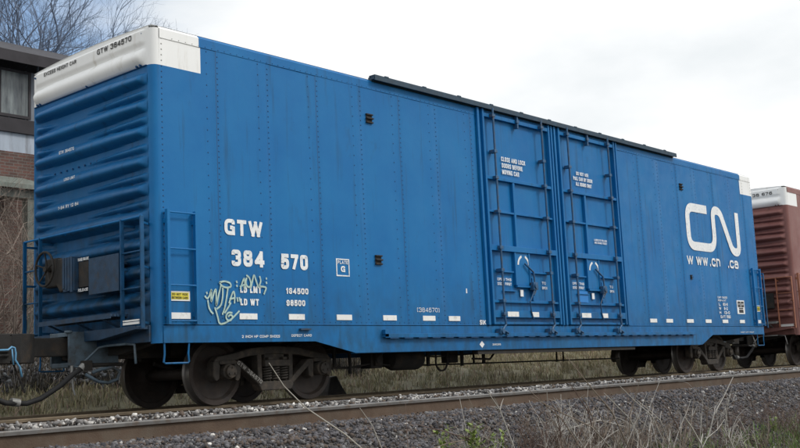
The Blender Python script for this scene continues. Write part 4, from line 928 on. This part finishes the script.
def tree(x, y, h, seed, label, mat_=None, depth=7, sc=1.0):
    rs = random.Random(seed); z = gz(x, y); t = empty('bare_tree', (x, y, z), label, 'tree', 'bare trees behind the building'); mat_ = mat_ or M_bark
    tr = MB(); tr.tube([(x, y, z-.2), (x+.1, y, z+h*.2), (x+.05, y+.1, z+h*.32)], [.24*h/13, .19*h/13, .16*h/13], 10); tr.build('trunk', mat_, t, smooth=True)
    cr = MB()
    for k in range(5):
        a = 2*math.pi*k/5+rs.uniform(-.4, .4); grow(cr, Vector((x+.05, y+.1, z+h*.30)), Vector((math.cos(a)*.5, math.sin(a)*.5, 1.0)).normalized(), h*.19, .13*h/13, depth, rs, .6, .10, .76)
    cr.build('crown', mat_, t)
M_blbark = mat('bluish grey twig bark', (.15, .19, .27), .9, var=.2)  # bluish grey colour for trunks and twigs
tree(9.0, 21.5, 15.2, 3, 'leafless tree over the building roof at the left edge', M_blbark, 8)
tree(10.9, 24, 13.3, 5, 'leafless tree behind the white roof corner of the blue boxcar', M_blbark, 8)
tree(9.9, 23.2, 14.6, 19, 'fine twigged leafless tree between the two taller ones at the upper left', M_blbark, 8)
tree(4.5, 23, 12.5, 8, 'leafless tree mostly hidden behind the brick building', M_blbark, 5)
def shrub(x, y, h, seed, label, n=22, depth=4, mat_=None, lean=.45, r=.014, name='bare_shrub', cat='shrub', group=None):
    rs = random.Random(seed); z = gz(x, y); mb = MB()
    for k in range(n):
        a = rs.uniform(0, 2*math.pi); p = Vector((x+rs.gauss(0, .18)*h*.3, y+rs.gauss(0, .18)*h*.3, z-.05))
        grow(mb, p, Vector((math.cos(a)*lean, math.sin(a)*lean, 1)).normalized(), h*.33, r, depth, rs, .7, .0, .75)
    o = mb.build(name, mat_ or M_vine); tag(o, label, cat, group); return o
shrub(3.0, 9.2, 5.0, 11, 'tangled brown bare shrub in front of the brick wall', 26, 5, r=.022)
shrub(4.2, 10.0, 4.2, 12, 'bare thorny shrub beside the porch post of the building', 20, 5, r=.018)
shrub(5.6, 9.4, 2.2, 13, 'low dark bramble seen below the end of the blue boxcar', 26, 4, r=.012)
# rubble heap and low scrub behind the coupling
tag(stones('rubble', 3200, (1.0, 9), (7.3, 9.0), .03, .09, .42, [(.15, .16, .17), (.09, .09, .10), (.24, .25, .26), (.07, .06, .055)], [.35, .3, .15, .2]), 'heap of grey broken stone and rubble behind the coupling', 'rubble', kind='stuff')
tag(blades('scrub', 9000, (-1, 12), (7.0, 11.5), .25, 1.1, [(.07, .065, .055), (.13, .11, .09), (.20, .19, .18)], [.5, .3, .2], .010, clump=30, lean=.6), 'dark dead scrub growing in front of the brick building', 'scrub', kind='stuff')
tk_ = MB().prism([(5.92, -.34), (6.62, -.34), (6.50, -.10), (6.32, .12), (6.18, .33), (6.02, .31), (5.94, .05)], 3.05, 3.35).build('dark_wedge', M_under, bevel=.02); tag(tk_, 'dark wedge shaped block behind the rail, right of the near bogie', 'timber')  # plain dark wedge of no identified kind, beyond the rail
# woods along the horizon
wd = blades('distant_wood', 26000, (-60, 330), (70, 110), 4, 11, [(.13, .12, .12), (.17, .15, .14), (.09, .10, .09)], [.5, .3, .2], .10, clump=40, lean=.25)
tag(wd, 'far bare woodland behind the field', 'wood', kind='stuff')

# ------------------------------------------------------------------ foreground weeds
def weed_mesh(seed, h, n, mat_, r=.0052, lean=.5, br=3, name='dry_weed'):
    rs = random.Random(seed); mb = MB()
    for k in range(n):
        a = rs.uniform(0, 2*math.pi); l_ = rs.uniform(.15, lean)*1.6; hh = h*rs.uniform(.45, 1.05)
        p = Vector((rs.gauss(0, .05), rs.gauss(0, .05), -.03)); d = Vector((math.cos(a)*l_, math.sin(a)*l_, 1)).normalized(); pts = [p.copy()]; q = p.copy()
        for i in range(5): d = (d+Vector((rs.gauss(0, .07), rs.gauss(0, .07), -.03*i))).normalized(); q = q+d*hh/5; pts.append(q.copy())
        mb.tube(pts, [r*(1-.13*i) for i in range(6)], 4, caps=False)
        for b in range(br):
            i = rs.randint(2, 5); s = pts[i]; a2 = rs.uniform(0, 2*math.pi); e = s+Vector((math.cos(a2)*.10, math.sin(a2)*.10, rs.uniform(.0, .12)))*(h/.6)
            mb.tube([s, (s+e)/2+Vector((0, 0, .01)), e], [r*.5, r*.4, r*.25], 3, caps=False)
    return mb
masters = []
for i, (h, n, mt, lean) in enumerate(((.62, 9, M_stalk, .55), (.5, 12, M_stalk2, .5), (.72, 6, M_stalk3, .6), (.42, 14, M_stalk, .9), (.35, 16, M_stalk2, .8), (.55, 7, M_stalk3, 1.0))):
    masters.append((weed_mesh(20+i, h, n, mt, lean=lean, br=4).build('dry_weed', mt), ('tan', 'reddish brown', 'bleached grey')[(0, 1, 2, 0, 1, 2)[i]]))
# (x, y) places: thick along the lower right of the photograph, thin elsewhere
spots = []
for k in range(72):
    t = random.random(); y = -random.uniform(4.7, 6.1); x = random.gauss(1.5, .9) if t < .55 else (random.uniform(.3, 8.0) if t < .85 else random.uniform(8, 15)); x = max(x, .2)
    spots.append((x, y))
used = [False]*6
for k, (x, y) in enumerate(spots):
    i = random.choice((0, 0, 1, 1, 2, 3, 3, 4, 5)); o, colr = masters[i]
    if used[i]: o = o.copy(); col.objects.link(o)
    used[i] = True; o.location = (x, y, gz(x, y)); o.rotation_euler = (0, 0, random.uniform(0, 6.28)); s = random.uniform(.7, 1.25); o.scale = (s, s, s)
    tag(o, f'{colr} dry weed clump among the stones of the track-side slope', 'weed', f'{colr} dry weeds on the gravel slope')
def stalk(pts, r, label, mat_=None, br=()):
    base = Vector(pts[0]); mb = MB()
    P = [Vector(p) for p in pts]; mb.tube(P, [r*(1-.6*i/(len(P)-1)) for i in range(len(P))], 5)
    for i, dv in br: mb.tube([P[i], P[i]+Vector(dv)*.5+Vector((0, 0, .01)), P[i]+Vector(dv)], [r*.5, r*.4, r*.2], 4)
    o = mb.build('dry_stalk', mat_ or M_stalk3)
    me = o.data; 
    for v in me.vertices: v.co -= base
    o.location = base; return tag(o, label, 'stalk')
def green(x, y, h, seed, label, n=70):
    rs = random.Random(seed); mb = MB(); z0 = gz(x, y)
    for s in range(9):
        a = rs.uniform(0, 6.28); top = Vector((x+math.cos(a)*h*.3*rs.random(), y+math.sin(a)*h*.3*rs.random(), z0+h*rs.uniform(.6, 1))); b0 = Vector((x+rs.gauss(0, .03), y+rs.gauss(0, .03), z0-.02))
        mb.tube([b0, (b0+top)/2, top], [.004, .003, .002], 4, caps=False)
        for k in range(n//9):
            t = rs.uniform(.2, 1); p = b0.lerp(top, t); a = rs.uniform(0, 6.28); l_ = rs.uniform(.03, .06)*h/.3; d = Vector((math.cos(a), math.sin(a), rs.uniform(-.1, .9))).normalized(); sd_ = d.cross(Vector((0, 0, 1))).normalized()*l_*.24
            mb.add([p, p+d*l_*.5+sd_, p+d*l_, p+d*l_*.5-sd_], [(0, 1, 2, 3)])
    o = mb.build('green_weed', M_leafg); return tag(o, label, 'weed')
# ---- foreground stalks placed one by one
LONG = [
([(-2.17, -5.76, -0.30), (-2.56, -5.82, -0.067), (-2.984, -5.88, 0.14), (-3.218, -5.94, 0.286), (-3.391, -6.0, 0.434)], .0065, 'tallest bleached stalk, leaning left across the near rail towards the boxcar wheels', M_stalk3),
([(-1.792, -5.48, -0.30), (-1.989, -5.54, -0.044), (-2.173, -5.6, 0.091)], .0045, 'short bleached stalk just right of the tallest one, crossing the rail', M_stalk3),
([(4.23, -5.22, -0.60), (4.299, -5.28, -0.34), (4.488, -5.34, -0.135), (4.658, -5.4, 0.087)], .0085, 'pale stalk leaning right with its tip against the near rail', M_stalk3),
([(2.478, -6.02, -0.75), (2.267, -6.08, -0.524), (1.981, -6.14, -0.344), (1.724, -6.2, -0.221)], .011, 'thick whitish broken stalk leaning left at the bottom right', M_stalk3),
([(3.106, -6.08, -0.75), (2.795, -6.14, -0.504), (2.55, -6.2, -0.364)], .008, 'pale stalk right of the thick whitish one', M_stalk3),
([(1.95, -5.22, -0.55), (1.52, -5.28, -0.302), (0.865, -5.34, -0.114), (0.325, -5.4, 0.054)], .007, 'tan stalk leaning far left from the weed clumps', M_stalk),
([(1.977, -5.42, -0.55), (1.593, -5.48, -0.159), (1.033, -5.54, 0.179), (0.634, -5.6, 0.416)], .007, 'tan stalk reaching highest above the rail from the weed clumps', M_stalk),
([(2.763, -5.12, -0.55), (2.465, -5.18, -0.282), (2.09, -5.24, -0.112), (1.766, -5.3, 0.027)], .0075, 'bleached stalk leaning left in the middle of the weed clumps', M_stalk3)]
for k, (pts, r_, lb, mt) in enumerate(LONG): stalk(pts, r_*(1 if k == 0 else 1.25), lb, mt, [(1, (.10, .02, .10)), (len(pts)-2, (-.09, .0, .08))] if k > 1 else ())
MORE = [
[(4.26, -5.18, -0.6), (4.195, -5.24, -0.333), (4.153, -5.3, -0.178)], [(3.79, -5.18, -0.6), (3.799, -5.24, -0.344), (3.829, -5.3, -0.219)], [(3.347, -5.32, -0.65), (3.159, -5.38, -0.427), (2.869, -5.44, -0.212), (2.575, -5.5, -0.068)],
[(2.052, -5.02, -0.5), (1.858, -5.08, -0.212), (1.663, -5.14, -0.067), (1.467, -5.2, 0.043)], [(3.407, -5.12, -0.6), (3.132, -5.18, -0.336), (2.768, -5.24, -0.193), (2.434, -5.3, -0.079)],
[(2.012, -5.02, -0.5), (1.787, -5.08, -0.156), (1.52, -5.14, 0.011), (1.276, -5.2, 0.161)], [(1.374, -5.22, -0.5), (0.982, -5.28, -0.188), (0.57, -5.34, -0.004), (0.269, -5.4, 0.13)],
[(3.12, -5.22, -0.6), (2.772, -5.28, -0.27), (2.299, -5.34, -0.073), (1.926, -5.4, 0.089)], [(0.404, -4.82, -0.47), (-0.002, -4.88, -0.30), (-0.474, -4.94, -0.19), (-0.877, -5.0, -0.11)],
[(0.255, -4.82, -0.40), (-0.018, -4.88, -0.31), (-0.372, -4.94, -0.312), (-0.697, -5.0, -0.337)], [(2.99, -4.82, -0.40), (2.34, -4.88, -0.283), (1.639, -4.94, -0.32), (1.087, -5.0, -0.321)],
[(1.262, -5.08, -0.5), (1.125, -5.14, -0.186), (0.915, -5.2, 0.0)], [(2.325, -5.22, -0.55), (2.296, -5.28, -0.23), (2.35, -5.34, -0.022), (2.356, -5.4, 0.156)],
[(0.321, -5.18, -0.45), (0.034, -5.24, -0.046), (-0.21, -5.3, 0.126)]]
rs_ = random.Random(4)
for k in range(130):
    x, y = (rs_.gauss(1.6, 1.3) if k % 3 else rs_.uniform(-1.2, 7)), -rs_.uniform(4.7, 5.7); z = gz(x, y); a, l_ = rs_.uniform(0, 6.28), rs_.uniform(.3, .85); t = rs_.uniform(.25, 1.45)
    e = Vector((math.cos(a)*math.sin(t), math.sin(a)*math.sin(t)*.5, math.cos(t)))*l_; p = Vector((x, y, z-.03)); MORE.append([tuple(p), tuple(p+e*.5+Vector((0, 0, .03))), tuple(p+e)])
for i, pts in enumerate(MORE):
    o = stalk(pts, .0078 if i < 14 else rs_.uniform(.003, .0062), 'thin dead stalk standing or lying among the dry weeds', (M_stalk, M_stalk3, M_stalk2)[i % 3], [(1, (.09, .02, .10)), (len(pts)-2, (-.08, .0, .12)), (1, (-.10, .03, .04))]); o['group'] = 'thin dead stalks among the weeds'
green(-.30, -4.85, .40, 1, 'small green leafy weed, left of the two at the bottom centre', 110)
green(.02, -4.9, .50, 2, 'taller green leafy weed at the bottom centre of the gravel slope', 150)
green(.36, -4.95, .38, 3, 'low green weed right of the taller green one', 90)
green(6.2, -5.2, .26, 4, 'green weed at the foot of the slope by the lower right corner', 80)
for k, (x, y, h) in enumerate(((5.6, -5.0, .50), (6.4, -5.1, .45), (7.3, -5.1, .45))):
    shrub(x, y, h, 40+k, 'fine reddish twiggy weed, one of three in a row on the slope at the right', 11, 4, M_stalk2, .6, .0035, 'twiggy_weed', 'weed', 'fine reddish twiggy weeds')

for k in range(34):
    x, y = rs_.gauss(1.7, 1.1), -rs_.uniform(4.8, 5.5); z = gz(x, y); l_ = rs_.uniform(.5, 1.0); a = rs_.choice((3.3, 3.0, 2.6, .4, -.3))+rs_.gauss(0, .35); t = rs_.uniform(.5, 1.25)
    e = Vector((math.cos(a)*math.sin(t), math.sin(a)*math.sin(t)*.6, math.cos(t)))*l_; p = Vector((x, y, z-.04)); mid = p+e*.5+Vector((rs_.gauss(0, .03), 0, rs_.uniform(.0, .06)))
    o = stalk([tuple(p), tuple(p+e*.25+Vector((0, 0, .02))), tuple(mid), tuple(p+e*.78), tuple(p+e)], rs_.uniform(.005, .0085), 'branched dead twig leaning out of the weed tangle', (M_stalk3, M_stalk, M_stalk3)[k % 3],
              [(1, (rs_.uniform(-.15, .15), .03, .15)), (2, (rs_.uniform(-.16, .16), -.02, .13)), (3, (rs_.uniform(-.1, .1), .02, .09))]); o['group'] = 'branched dead twigs in the tangle'
